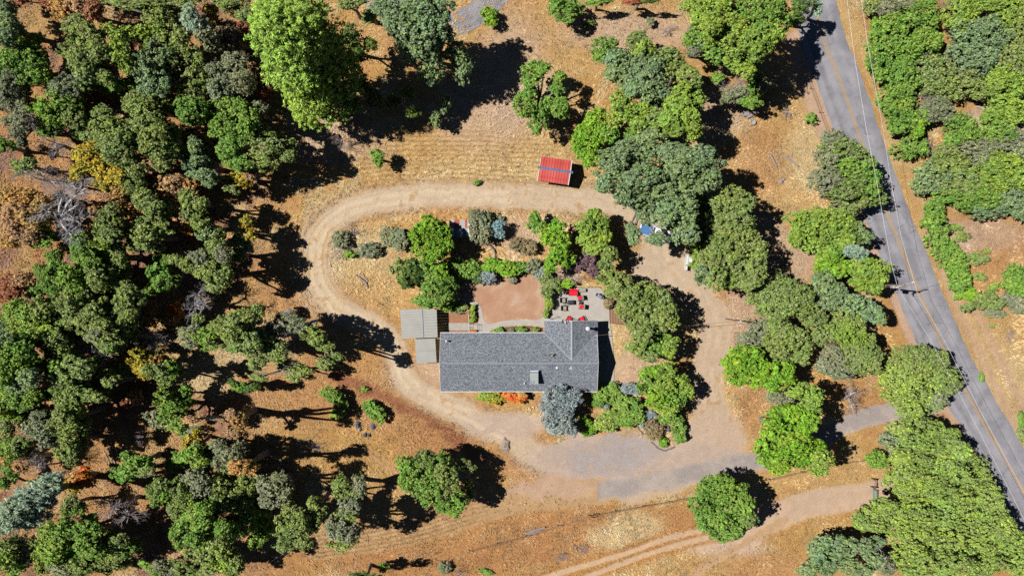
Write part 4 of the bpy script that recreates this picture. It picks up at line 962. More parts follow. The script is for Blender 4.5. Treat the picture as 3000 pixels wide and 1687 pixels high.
rock(1958,1256,5,10,0.6,'upright grey stone among the front garden shrubs',seed=14); rock(2598,1238,9,4,0.25,'pale flat stone at the edge of the paved drive',seed=15,m='stone'); rock(74,1292,10,8,0.4,'grey rock in the lower left forest',seed=16,m='stone')
o = empty('stone_ring', (*at(1420, 750), 0)); tag(o, 'curved dry stone edging of a round weedy bed', 'stone edging'); rel = at(1420, 750)
for i in range(20):
    t = math.radians(140-i*9.2); px, py = 1420+31*math.cos(t), 748-32*math.sin(t)
    rock(px, py, 4.2+random.uniform(-.8, 1), 3.6, 0.3+random.uniform(0, .1), '', 'stone', 30+i, name='stone', par=o, rel=rel)
o = empty('stone_edging', (*at(1940, 1300), 0)); tag(o, 'white stone edging round the front garden bed', 'stone edging'); rel = at(1940, 1300)
epts = spline([(1868,1250),(1876,1262),(1882,1270)],4)+spline([(1909,1294),(1920,1306),(1930,1314),(1945,1318),(1958,1316),(1972,1310)],4)
for i, (px, py) in enumerate(epts):
    rock(px+random.uniform(-1.5, 1.5), py+random.uniform(-1.5, 1.5), 3.0+random.uniform(-.6, 1), 2.8, 0.22, '', 'stone', 60+i, name='stone', par=o, rel=rel)
o = MB().lathe([(0.42, 0), (0.44, 0.3), (0.42, 0.42), (0.33, 0.42), (0.32, 0.3), (0.05, 0.28)], 0, 0, 18).build('stock_tank', M['pale_metal'], None, loc=(*at(2204, 360), 0)); tag(o, 'small round open metal tub under the bare branched tree', 'tub')
o = empty('scrap_pile', (*at(2190, 336), 0)); tag(o, 'pile of grey boards and crates at the shrub edge', 'scrap pile')
for i, (dx, dy, lx_, ly_, z, a) in enumerate([(-0.3,0.1,0.9,0.7,0.35,0.3),(0.25,-0.25,0.8,0.5,0.3,0.5),(0.75,0.4,0.12,1.3,0.15,0.2),(0.95,0.35,0.12,1.2,0.12,-0.2),(1.15,0.3,0.1,1.3,0.1,-0.35),(-0.1,0.5,0.6,0.12,0.5,0.7)]):
    MB().box(-lx_/2, lx_/2, -ly_/2, ly_/2, 0, z).build('board', M['wood_grey'], o, loc=(dx, dy, 0), rz=a)
o = MB().lathe([(0.30, 0), (0.32, 0.28), (0.28, 0.34), (0.04, 0.32)], 0, 0, 12).build('tree_stump', M['wood_grey'], None, loc=(*at(2330, 624), 0)); tag(o, 'round cut stump in dry grass above the lime tree', 'stump')
o = MB().tube([(0.45*math.cos(t*math.pi/8), 0.35*math.sin(t*math.pi/8), 0.55+0.3*math.sin(t*math.pi/8)) for t in range(16)], 0.05, 5).build('old_tyre', M['tyre'], None, loc=(*at(1740, 1507), 0)); tag(o, 'black hoop hanging on the lower wire fence', 'hoop')
# ---------------- foliage masses: clumps of small leaf faces round a few twigs; alike masses share mesh data
def unit(r, n):
    v = r.normal(size=(n, 3)); return v/np.linalg.norm(v, axis=1, keepdims=True)
def make_lobe(style, R, seed):
    r = np.random.default_rng(seed*97+int(R*10))
    l, wd, rc0, cov = {'broad': (0.155, 0.10, 0.31, 1.7), 'fine': (0.13, 0.08, 0.27, 1.8), 'needle': (0.24, 0.05, 0.30, 1.45), 'big': (0.18, 0.12, 0.31, 1.75)}[style]
    if R < 1: l *= 0.8; wd *= 0.8; rc0 *= 0.62
    elif R < 1.8: rc0 *= 0.85
    area = 9.4*R*R; nc = max(9, int(area/(math.pi*rc0*rc0)*1.25)); ni = nc//6
    D = unit(r, nc*3); D = D[D[:, 2] > -0.55][:nc]
    ph = r.random((4, 3))*6.28; kk = r.normal(size=(4, 3))*1.9
    f = 1+0.10*np.sum([np.sin(D@kk[i]+ph[i, 0]) for i in range(4)], axis=0)
    rc = rc0*r.uniform(0.6, 1.25, len(D))
    C = D*((R-rc*0.8)*f*r.uniform(0.70, 1.12, len(D)))[:, None]
    keep = r.random(len(D)) > 0.16; C = C[keep]; rc = rc[keep]; D = D[keep]
    Di = unit(r, ni); Ci = Di*(R*r.uniform(0.2, 0.6, ni))[:, None]; C = np.vstack([C, Ci]); rc = np.concatenate([rc, np.full(ni, rc0*1.1)]); D = np.vstack([D, Di])
    cov *= 1.12 if R > 1 else 1.3; n_tot = int(area*cov/(2*l*wd)); wts = rc**2; wts /= wts.sum(); idx = r.choice(len(C), n_tot, p=wts)
    o = unit(r, n_tot); o[:, 2] = np.where(o[:, 2] < -0.3, -o[:, 2], o[:, 2])
    rad = rc[idx]*r.uniform(0.55, 1.08, n_tot); P = C[idx]+o*rad[:, None]*np.array([1, 1, 0.75])
    if style == 'needle':
        d = o*0.5+0.8*unit(r, n_tot); nrm = o*0.45+0.55*unit(r, n_tot)+np.array([0, 0, 0.5])
    else:
        nrm = o*0.5+unit(r, n_tot)*0.75+np.array([0, 0, 0.45])+D[idx]*0.35; d = unit(r, n_tot)
    nrm /= np.linalg.norm(nrm, axis=1, keepdims=True)
    d = d-nrm*np.sum(d*nrm, 1, keepdims=True); d /= np.linalg.norm(d, axis=1, keepdims=True)
    s_ = np.cross(nrm, d); sc_ = r.uniform(0.6, 1.3, n_tot)[:, None]
    V = np.stack([P-d*l*sc_, P+s_*wd*sc_, P+d*l*sc_-nrm*0.03, P-s_*wd*sc_], 1).reshape(-1, 3)
    F = np.arange(n_tot*4).reshape(-1, 4); mi = np.zeros(n_tot, np.int32)
    # twigs from below the middle out to some of the clumps
    tv, tf = [], []
    for q in r.choice(len(C), min(len(C), 14 if R > 1 else 6), replace=False):
        a = np.array([0, 0, -0.35*R]); b = C[q]*1.0; m_ = (a+b)/2+r.normal(size=3)*0.08*R
        pts = [a, m_, b]; rr = [0.045*R**0.5, 0.03*R**0.5, 0.012]
        base = len(tv)
        for p, q_ in zip(pts, rr):
            for k in range(4): t = k*math.pi/2; tv.append(p+np.array([math.cos(t), math.sin(t), 0.3*math.sin(t*2)])*q_)
        for i in range(2):
            for k in range(4): A_ = base+i*4+k; B_ = base+i*4+(k+1) % 4; tf.append((A_, B_, B_+4, A_+4))
    F = np.vstack([F, np.array(tf)+len(V)]); V = np.vstack([V, np.array(tv)]); mi = np.concatenate([mi, np.ones(len(tf), np.int32)])
    return np_mesh('foliage', V, F, [L['olive'], M['bark']], mi=mi)
def make_bare(R, seed, dense=1.0):
    r = np.random.default_rng(seed+500); tv, tf = [], []
    def seg(a, b, r0, r1):
        base = len(tv)
        d = b-a; x = np.cross(d, [0.3, 0.2, 1.0]); x /= max(1e-6, np.linalg.norm(x)); y = np.cross(d, x); y /= max(1e-6, np.linalg.norm(y))
        for p, q_ in ((a, r0), (b, r1)):
            for k in range(3): t = k*2.094; tv.append(p+(x*math.cos(t)+y*math.sin(t))*q_)
        for k in range(3): A_ = base+k; B_ = base+(k+1) % 3; tf.append((A_, B_, B_+3, A_+3))
    def grow(a, d, ln, rad, lev):
        steps = 3; p = a
        for i in range(steps):
            d = d+r.normal(size=3)*0.22; d /= np.linalg.norm(d); q = p+d*ln/steps; seg(p, q, rad*(1-0.2*i), rad*(1-0.2*(i+1))); p = q
            if lev > 0:
                for _ in range(2 if lev > 1 else 3):
                    e_ = d+r.normal(size=3)*0.75; e_ /= np.linalg.norm(e_); grow(p, e_, ln*r.uniform(0.45, 0.62), rad*0.5, lev-1)
    for i in range(int(6*dense)):
        a = 2*math.pi*(i+r.random()*0.6)/(6*dense); d = np.array([math.cos(a), math.sin(a), r.uniform(0.25, 0.9)]); d /= np.linalg.norm(d)
        grow(np.array([0, 0, -0.45*R]), d, R*r.uniform(0.8, 1.05), 0.035*R**0.6, 2)
    return np_mesh('twigs', np.array(tv), np.array(tf), [M['twig']])
RS = (0.7, 1.3, 2.1, 3.2); NV = 5
PROTO = {}
def lobe_mesh(style, r_):
    R = min(RS, key=lambda q: abs(math.log(q/r_))); s_ = random.randrange(NV); k = (style, R, s_)
    if k not in PROTO: PROTO[k] = make_bare(R, s_) if style == 'bare' else make_lobe(style, R, s_)
    return PROTO[k], R
STYLE = {'olive': 'broad', 'green': 'broad', 'bright': 'big', 'lime': 'broad', 'hedge': 'fine', 'blue': 'broad', 'teal': 'needle', 'greyolive': 'fine', 'silver': 'needle', 'spruce': 'needle',
         'pine': 'needle', 'dark': 'broad', 'yellow': 'broad', 'orange': 'fine', 'tan': 'fine', 'red': 'big', 'rust': 'broad', 'plum': 'broad', 'brown': 'fine', 'bare': 'bare', 'dead': 'bare'}
NAME = {'pine': 'pine_tree', 'teal': 'pine_tree', 'spruce': 'spruce_tree'}
def put_lobe(name, parent, base, kind, lb, height, style=None):
    px, py, rx, ry = lb[:4]; k2 = lb[5] if len(lb) > 5 else None
    kind = k2 or kind; st_ = style or STYLE[kind]
    if kind == 'hedge' and random.random() < 0.6: st_ = 'broad'
    hz = lb[4] if len(lb) > 4 and lb[4] is not None else None
    rw = min(rx, ry)*S*0.95
    if hz is None:
        hz = max(rw*0.45, height-rw*0.85)*random.uniform(0.80 if height > 4 else 0.93, 1.05)
        if kind == 'hedge': hz *= random.uniform(0.68, 1.12)
    kf = (H-hz)/H; x, y = at(px, py, hz); ax, ay = rx*S*kf, ry*S*kf; g = 1.04
    me, R = lobe_mesh(st_, math.sqrt(ax*ay))
    o = bpy.data.objects.new(name, me); col.objects.link(o)
    if parent: o.parent = parent
    asp = max(ax, ay)/min(ax, ay)
    if asp < 1.18: rz = random.uniform(0, 6.28); sx = sy = math.sqrt(ax*ay)/R*g
    else: rz = random.choice((0, math.pi))+random.uniform(-.15, .15); sx, sy = ax/R*g, ay/R*g
    sz = min(ax, ay)/R*(1.5 if kind == 'hedge' and height > 4 else 1.2 if height > 2.5 else 0.8)
    if lb and len(lb) > 6: rz += math.radians(lb[6])
    o.location = (x-base[0], y-base[1], hz); o.rotation_euler = (0, 0, rz); o.scale = (sx, sy, sz)
    if st_ != 'bare': o.material_slots[0].link = 'OBJECT'; o.material_slots[0].material = L[kind]
    elif kind == 'dead': o.material_slots[0].link = 'OBJECT'; o.material_slots[0].material = M['deadwood']
    return o, (x, y, hz, math.sqrt(ax*ay))
HFIX = [('lower shade', 12.5), ('lower forest gap', 13), ('of the lower forest', 12), ('huge blue grey', 14), ('vivid big maple', 12), ('vivid maple by', 9), ('big light green oak', 15), ('pale olive oak right', 10), ('great yellow green', 7.5), ('spreading grey oak', 12), ('half of the clump', 11), ('centre of the clump', 12), ('dusty green oak', 11), ('lime oak beside the deep', 12)]
def T(kind, label, height, lobes, base=None, name=None, cat=None, group=None):
    """a tree (trunk and crown masses) or, when low, a shrub of leafy masses"""
    for key, hh in HFIX:
        if key in label: height = hh
    if height >= 5 and 'thicket' not in label:
        mx = sum(l[0] for l in lobes)/len(lobes)
        if mx < 760 and 'pine' not in label:
            height *= 1.35; lobes = [(l[0], l[1], l[2]*1.06, l[3]*1.06)+tuple(l[4:]) for l in lobes]
            ex = []
            for l in lobes:
                if len(l) > 5 and l[5] in ('bare',) or kind in ('bare', 'dead'): continue
                for _ in range(1 if kind in ('orange', 'tan', 'yellow', 'rust', 'red') else 3):
                    a_ = random.uniform(0, 6.28); q_ = random.uniform(0.5, 0.85); ex.append((l[0]+math.cos(a_)*l[2]*1.2, l[1]+math.sin(a_)*l[3]*1.2, l[2]*q_, l[3]*q_, height*random.uniform(0.35, 0.72))+((l[5],) if len(l) > 5 else ()))
            lobes = lobes+ex
    if 'thicket' in label: height *= random.uniform(0.8, 1.2); lobes = [(l[0], l[1], l[2]*0.84, l[3]*0.84)+tuple(l[4:]) for l in lobes]
    shrub = height < 3.2
    nm = name or (NAME.get(kind) or ('bare_shrub' if kind == 'bare' and shrub else 'shrub' if shrub else 'bare_tree' if kind in ('bare', 'dead') else 'broadleaf_tree'))
    cat = cat or ('shrub' if shrub else 'tree')
    if len(lobes) == 1 and shrub:
        o, _ = put_lobe(nm, None, (0, 0), kind, lobes[0], height); tag(o, label, cat, group); o.location.z -= 0.0; return o
    hz = height*0.6
    if base: bx, by = at(*base)
    else:
        P = [at(l[0], l[1], hz) for l in lobes]; wts = [l[2]*l[3] for l in lobes]
        bx = sum(p[0]*w_ for p, w_ in zip(P, wts))/sum(wts); by = sum(p[1]*w_ for p, w_ in zip(P, wts))/sum(wts)
    t = empty(nm, (bx, by, 0)); tag(t, label, cat, group)
    tips = [put_lobe('crown', t, (bx, by), kind, lb, height)[1] for lb in lobes]
    if not shrub:
        big = max(q[3] for q in tips); r0 = 0.10+0.022*height+0.03*len(lobes)**0.5
        zf = height*0.33; mb = MB(); lean = Vector((random.uniform(-.3, .3), random.uniform(-.3, .3), zf))
        mb.tube([(0, 0, -0.2), (0, 0, 0.15), tuple(lean*0.5+Vector((random.uniform(-.1,.1), 0, 0))), tuple(lean)], [r0*1.35, r0, r0*0.85, r0*0.75], 7)
        if kind in ('pine', 'teal', 'spruce'):
            top = max(tips, key=lambda q: q[2]); mb.tube([tuple(lean), ((top[0]-bx)*0.6, (top[1]-by)*0.6, top[2]*0.75), (top[0]-bx, top[1]-by, top[2]+0.3)], [r0*0.75, r0*0.5, 0.04], 6)
        for x, y, z, rr in tips:
            e_ = Vector((x-bx, y-by, z-0.3*rr)); m_ = lean.lerp(e_, 0.5)+Vector((random.uniform(-.3, .3), random.uniform(-.3, .3), 0.25))
            mb.tube([tuple(lean), tuple(m_), tuple(e_)], [r0*0.6, r0*0.42, r0*0.2], 5, cap=False)
            for _ in range(5):
                a = random.uniform(0, 6.28); q = e_+Vector((math.cos(a)*rr*0.75, math.sin(a)*rr*0.75, rr*random.uniform(0.2, 0.8)))
                mb.tube([tuple(m_.lerp(e_, 0.6)), tuple((e_+q)/2+Vector((0, 0, .1))), tuple(q)], [r0*0.25, r0*0.15, 0.02], 4, cap=False)
        link('trunk', mb.mesh('trunk', M['deadwood'] if kind in ('dead', 'bare') else M['bark']), t)
    return t
# ================= trees and shrubs, each where its crown stands in the photograph =================
# --- left forest, top
T('blue','blue green tree cut by the left edge, upper of two',9,[(20,75,45,35),(25,115,30,30)])
T('green','green oak hugging the left edge below the blue green one',8,[(93,150,28,30),(70,178,48,48),(95,205,45,40),(125,225,30,28)])
T('greyolive','grey green oak with a bare limb by the left edge',8,[(30,250,36,45),(10,265,20,30)])
T('green','two toned green oak left of the dark red litter',8,[(200,262,42,35,None,'greyolive'),(180,318,55,45),(215,345,30,35,None,'olive'),(125,320,25,22,None,'bright')])
T('tan','rusty tan leafed oak at the top left edge of the frame',7,[(235,22,50,30),(190,35,35,30,None,'orange'),(275,30,25,35,None,'rust')])
T('rust','dark red leafed sapling beside the tan oak',4,[(60,5,35,20),(150,8,30,18)])
T('olive','slender olive oak alone in the black shade near the top left',11,[(240,85,30,22),(262,92,24,20),(285,145,28,32)])
T('lime','tall yellow green oak crown rising from deep shade',12,[(349,120,27,30),(357,165,30,32),(345,150,20,28)])
T('olive','branching olive oak above the dark red litter',10,[(225,165,30,28),(245,182,30,42),(255,215,36,30),(302,228,32,20)])
T('green','small bright green crown left of the blue grey oak',6,[(350,250,38,18),(325,262,20,15)])
T('lime','yellow green oak below the top edge left of the leaning grey pine',9,[(425,100,28,28),(465,82,32,24),(430,135,25,22)])
T('olive','wide olive oak along the top edge',10,[(405,12,60,20),(465,42,42,30),(525,10,50,24),(350,8,30,12)])
T('teal','leaning grey pine with a teal crown near the top',15,[(557,38,26,24,13),(572,66,34,28,12),(600,92,32,30,11,'greyolive'),(622,130,34,30,8,'greyolive')],base=(660,170))
T('olive','large olive oak left of the leaning grey pine',11,[(528,75,28,36),(535,110,34,34),(490,130,44,34),(560,170,40,34),(500,180,42,36)])
T('blue','blue grey oak in the middle of the upper left forest',11,[(446,185,38,34),(432,215,30,36),(462,240,36,34)])
T('olive','olive oak with pale limbs left of the tall pine, inner one',11,[(570,232,44,38),(560,272,40,30),(600,255,30,34)])
T('greyolive','grey limbed oak left of the tall pine, outer one',11,[(635,215,38,36),(648,262,42,38),(690,185,38,28),(718,240,34,40)])
T('olive','olive oak under the blue grey oak',9,[(435,290,40,30),(405,320,30,25)])
T('olive','rounded dense olive oak below the dark red litter',10,[(322,372,44,36),(335,412,50,34),(365,398,28,30),(345,452,38,32)])
T('olive','broad olive oak right of the rounded dense one',10,[(438,365,46,40),(445,412,40,34),(485,430,46,36),(470,385,30,30)])
T('green','green oak above the pinkish gap',9,[(562,310,40,30),(590,332,28,24),(540,335,25,22)])
T('green','tall green oak left of the pine, upper crown',12,[(660,318,44,34),(705,322,34,30),(735,345,26,30)])
T('green','tall green oak left of the pine, middle crown',12,[(650,375,40,34),(690,400,44,38),(720,370,28,34),(672,440,44,36),(700,478,40,28)])
T('blue','narrow blue green oak beside the middle crown oaks',9,[(575,428,22,26),(586,465,26,26),(604,512,28,20)])
T('greyolive','grey green oak near the left edge above the dead tree',8,[(60,350,30,25),(55,385,24,26),(90,360,22,20,None,'bare')])
T('olive','small yellow green crown among dry shrubs at the left',6,[(85,480,26,20)])
T('bare','leafless grey oak right of the small yellow green crown',7,[(150,415,34,30),(165,440,25,20)])
T('green','bright sprig of green on the left edge',6,[(12,425,18,22)])
T('yellow','golden leafed oak in two tiers in the left forest',8,[(265,460,44,36),(310,500,44,30),(345,520,36,26),(235,500,30,25)])
T('olive','olive oak between the golden oak and the pinkish gap',8,[(395,500,34,30),(400,540,34,32),(440,490,28,20,None,'tan'),(480,480,28,22)])
T('bare','pinkish leafless tree at the left edge of the gold grass',6,[(115,515,46,28),(60,500,34,24),(150,535,30,22),(215,545,32,22)])
T('tan','tan leafed oak left of the narrow blue green oak',6,[(520,540,34,30),(560,540,28,24,None,'orange'),(480,545,30,26)])
T('yellow','yellow and orange leafed oak right of the narrow blue green oak',6,[(705,525,42,28),(740,505,24,24,None,'tan'),(680,548,28,20,None,'olive')])
T('yellow','small golden oak at the top, left of the tall pine',6,[(620,35,26,26),(605,62,20,18)])
T('olive','olive oak at the top edge left of the tall pine',9,[(690,18,44,28),(720,45,30,24),(655,10,30,16)])
T('brown','thin brown leafed tree in the gap above the inner pale limbed oak',6,[(665,110,35,25),(690,140,30,25),(720,80,22,22,None,'rust')])
T('tan','low pinkish shrub in the upper forest gap',2.5,[(710,85,24,16),(580,395,38,20,None,None),(600,360,28,18)])
T('rust','dark red litter shrub at the upper left',2.2,[(268,262,30,22),(290,300,40,22),(240,310,30,18,None,'tan')])
T('tan','pink and tan dry shrub above the pinkish gap',2.5,[(570,390,45,26),(600,410,28,18,None,'orange'),(540,385,30,20)])
# --- the big pine and grey pine
T('pine','very tall bright green pine at the upper left, leaning outwards',27,[(965,262,92,88,7,'green'),(915,312,70,62,7),(975,205,80,85,11,'green'),(905,230,88,92,12),(930,150,84,86,16,'green'),(860,170,92,96,17),(900,95,80,80,20,'green'),(838,108,88,92,21),(868,55,80,60,23),(805,70,66,75,24),(790,22,45,38,25)],base=(1000,288))  # right side masses take darker green leaves, painting the pine's shaded side
T('blue','tall grey green pine at the top with a forked crown',16,[(1130,20,50,34,14),(1165,60,55,46,14),(1220,30,62,42,14),(1205,95,62,48,13),(1255,78,52,48,13),(1240,135,56,44,12),(1200,130,40,40,11),(1285,60,34,40,13),(1300,105,30,34,11),(1265,180,44,40,10),(1335,150,32,34,9),(1355,190,30,44,8),(1265,225,34,26,8),(1290,15,40,30,13)],base=(1290,190))
T('blue','small sapling with two tufts under the grey green pine',4,[(1273,349,20,24),(1308,299,18,26),(1300,320,12,14)])
T('olive','olive crown at the top edge between the two tall pines',9,[(1020,12,34,18),(1050,5,25,14)])
T('olive','sparse olive sapling between the two tall pines',6,[(1083,50,24,26),(1100,25,16,18)])
T('bright','bright green bush at the end of the top paved lane',2.6,[(1432,42,22,20),(1440,64,22,16)])
T('greyolive','grey olive oak left of the pine foot',8,[(765,320,24,26),(740,340,18,18)])
T('rust','rusty red shrub touching the left of the pine',3,[(781,258,28,30),(770,285,20,18)])
T('olive','wide dark olive oak at the left end of the mown field',10,[(772,395,34,28),(790,430,46,34),(835,430,34,30),(780,470,44,28),(845,460,28,20)])
T('dark','dark oak added in the shade right of the tall pine, upper',8,[(1030,110,30,34),(1050,160,28,30),(1085,130,22,24)])  # this and the next two: dark leafed oaks added to blacken the shade
T('dark','dark oak added in the shade right of the tall pine, lower',7,[(1060,250,30,26),(1095,290,28,24),(1040,310,24,22,None,'green')])
T('dark','dark oak added in the shade between the pine and the mown field',6,[(1150,300,26,20),(1195,270,24,20),(1210,330,22,16)])
T('bare','grey leafless shrub under the pine',3,[(1002,418,24,22),(985,408,14,12)])
T('green','lone upright green bush on the mown field',4.6,[(1107,450,20,16,3.4),(1108,470,20,20,2.8)])
T('green','tiny green tuft in the mown stripes',0.9,[(1397,535,12,9)])
# --- top middle
T('green','rounded green oak top at the top edge above the golden slope',5,[(1630,20,26,34),(1665,22,38,32),(1660,50,34,20)])
T('green','small green crown right of the rounded one at the top edge',5,[(1752,6,42,14)])
T('olive','wispy olive plant in the shade of the rounded oak',1.2,[(1725,72,18,14)])
T('rust','dark reddish leafed tree at the top edge',5,[(1850,6,30,12),(1900,2,30,10,None,'dark')])
T('bare','small grey twiggy plant on the upper slope, left',1.0,[(1694,108,11,7)]); T('bare','small grey twiggy plant beside it on the upper slope',0.9,[(1711,132,8,7)])
T('greyolive','dry grey shrub near the top reddish tree, upper of two',1.5,[(1907,64,14,14)]); T('bare','dry grey shrub near the top reddish tree, lower of two',1.3,[(1957,89,24,13)])
T('green','three tufted green oak left of the big clump, dappled shadow',7,[(1568,205,34,26),(1560,235,36,28),(1595,200,24,20),(1545,282,34,28),(1540,318,36,34),(1578,340,30,40),(1610,310,30,26),(1642,318,32,34),(1640,228,20,24),(1632,262,20,22),(1575,380,14,16)])
T('green','round dark green oak, upper left of the big clump',6,[(1775,140,40,30),(1760,165,26,22)])
T('olive','round olive oak at the top of the big clump',6,[(1868,122,40,30),(1885,145,30,30,None,'lime'),(1870,165,34,26)])
T('blue','grey green oak forming the left shoulder of the big clump',8,[(1800,172,36,30),(1828,190,36,36),(1800,215,34,30),(1835,238,36,34)])
T('blue','dusty green oak in the middle of the big clump',9,[(1880,200,36,34),(1915,195,28,26),(1895,235,42,36),(1860,262,34,30),(1900,270,38,30),(1940,230,28,34),(1935,270,28,26),(1915,255,30,26),(1860,235,30,30)])
T('olive','small olive oak right of the dusty green oak, upper',6,[(1958,162,38,26),(1975,178,26,22)])
T('olive','olive oak right of the dusty green oak, middle',6,[(1955,205,32,26),(2010,212,38,26),(1985,190,26,18),(2035,235,22,22)])
T('lime','yellow green oak with pale limbs, right half of the clump',9,[(2010,300,26,18),(1995,262,34,24),(2030,275,24,22),(1970,285,26,20),(2045,300,20,26)])
T('lime','yellow green oak with a forked white limb, centre of the clump',10,[(1985,328,50,40),(1960,355,34,30),(2020,350,34,36),(2030,385,32,28),(1975,380,34,22)])
T('lime','light green oak left of the forked limb oak',9,[(1820,300,30,34),(1838,330,44,34),(1870,365,32,28),(1812,345,32,26),(1885,325,34,34),(1915,300,30,26,None,'blue'),(1910,375,30,26),(1790,395,30,26,None,'green'),(1925,345,26,30,None,'olive'),(1860,400,34,22,None,'green')])
T('bright','vivid green tree left of the big clump by the red shed',7,[(1745,345,34,26),(1720,375,34,26),(1755,385,36,32),(1698,408,34,30),(1735,420,40,36),(1712,445,30,24),(1728,472,28,20)])
T('blue','huge blue grey oak crown, upper left part above the drive',11,[(1900,405,42,28),(1840,440,44,30),(1800,465,44,30),(1850,480,50,36),(1900,455,40,34),(1795,515,46,34),(1770,545,30,25)])
T('blue','huge blue grey oak crown, right part with pale limbs',11,[(1965,445,44,30),(2010,455,34,28),(2055,455,44,30),(2080,480,38,32),(2040,500,48,36),(1985,495,44,34),(2070,530,38,34),(2010,545,50,38)])
T('blue','huge blue grey oak crown, lower left part over the pickup',11,[(1850,530,44,34),(1900,515,46,34),(1830,575,34,34),(1875,580,44,34),(1930,560,46,36),(1895,620,38,34),(1858,688,24,34),(1845,665,16,14),(1925,700,30,22)])
T('blue','huge blue grey oak crown, lowest part at the right hand drive',11,[(1960,610,44,36),(2005,600,40,36),(1945,640,34,26),(2000,645,44,32),(2015,685,36,32),(1985,680,20,34)])
# --- top right of middle
T('lime','big light green oak at the top right of centre, upper left',11,[(2030,15,34,28),(2070,20,42,34),(2110,15,40,28),(2050,50,34,30)])
T('green','big light green oak at the top right of centre, right crown',12,[(2160,15,46,34),(2215,20,44,36),(2265,20,42,36),(2290,55,36,40),(2240,65,40,36)])
T('lime','big light green oak overlooking the road shadow',12,[(2085,70,42,34),(2130,60,38,34),(2155,95,46,38),(2110,105,38,32),(2205,100,42,36),(2260,95,36,34),(2160,140,44,36),(2212,140,42,40),(2165,182,40,32),(2185,210,26,22),(2255,130,18,24)])
T('green','green oak left of the light green giant, over the slope',7,[(2040,110,34,28),(2075,130,38,32),(2090,160,34,28),(2020,125,22,16)])
T('teal','small grey pine tip against the green oak',6,[(2045,130,20,20),(2030,155,24,16,None,'greyolive')])
T('green','small rounded green shrub on the dusty slope',2.2,[(2101,230,24,20)])
T('bare','large bare branched shrub above the scrap pile',5,[(2150,262,44,34),(2180,240,36,30),(2130,285,26,22,None,'greyolive'),(2175,280,34,26,None,'greyolive')],cat='tree')
T('green','green oak sapling behind the bare branched shrub',6,[(2212,232,28,30),(2205,265,26,26),(2198,300,30,20),(2240,250,22,22,None,'greyolive')])
T('teal','lit tip of a dark tree in the roadside shade',7,[(2397,30,15,20),(2390,8,12,10)])
T('dark','dark oak at the top edge beside the road',8,[(2345,20,34,26),(2330,60,28,22)])
T('bare','pale dry shrub in the road slope grass',1.6,[(2296,245,20,16)]); T('bare','dark twiggy shrub in the road slope grass',1.4,[(2306,326,17,18)])
T('green','compact green shrub near the upper verge',1.6,[(2376,347,19,17)])
T('olive','olive oak overhanging the road, upper half',8,[(2440,405,40,26,None,'greyolive'),(2455,440,50,34),(2500,450,40,32),(2535,475,28,26),(2425,460,34,30,None,'greyolive')])
T('green','olive oak overhanging the road, lower half',8,[(2470,495,52,36),(2525,510,42,36),(2420,520,48,32,None,'greyolive'),(2480,545,56,36,None,'olive'),(2545,548,36,34),(2430,550,36,24,None,'greyolive')])
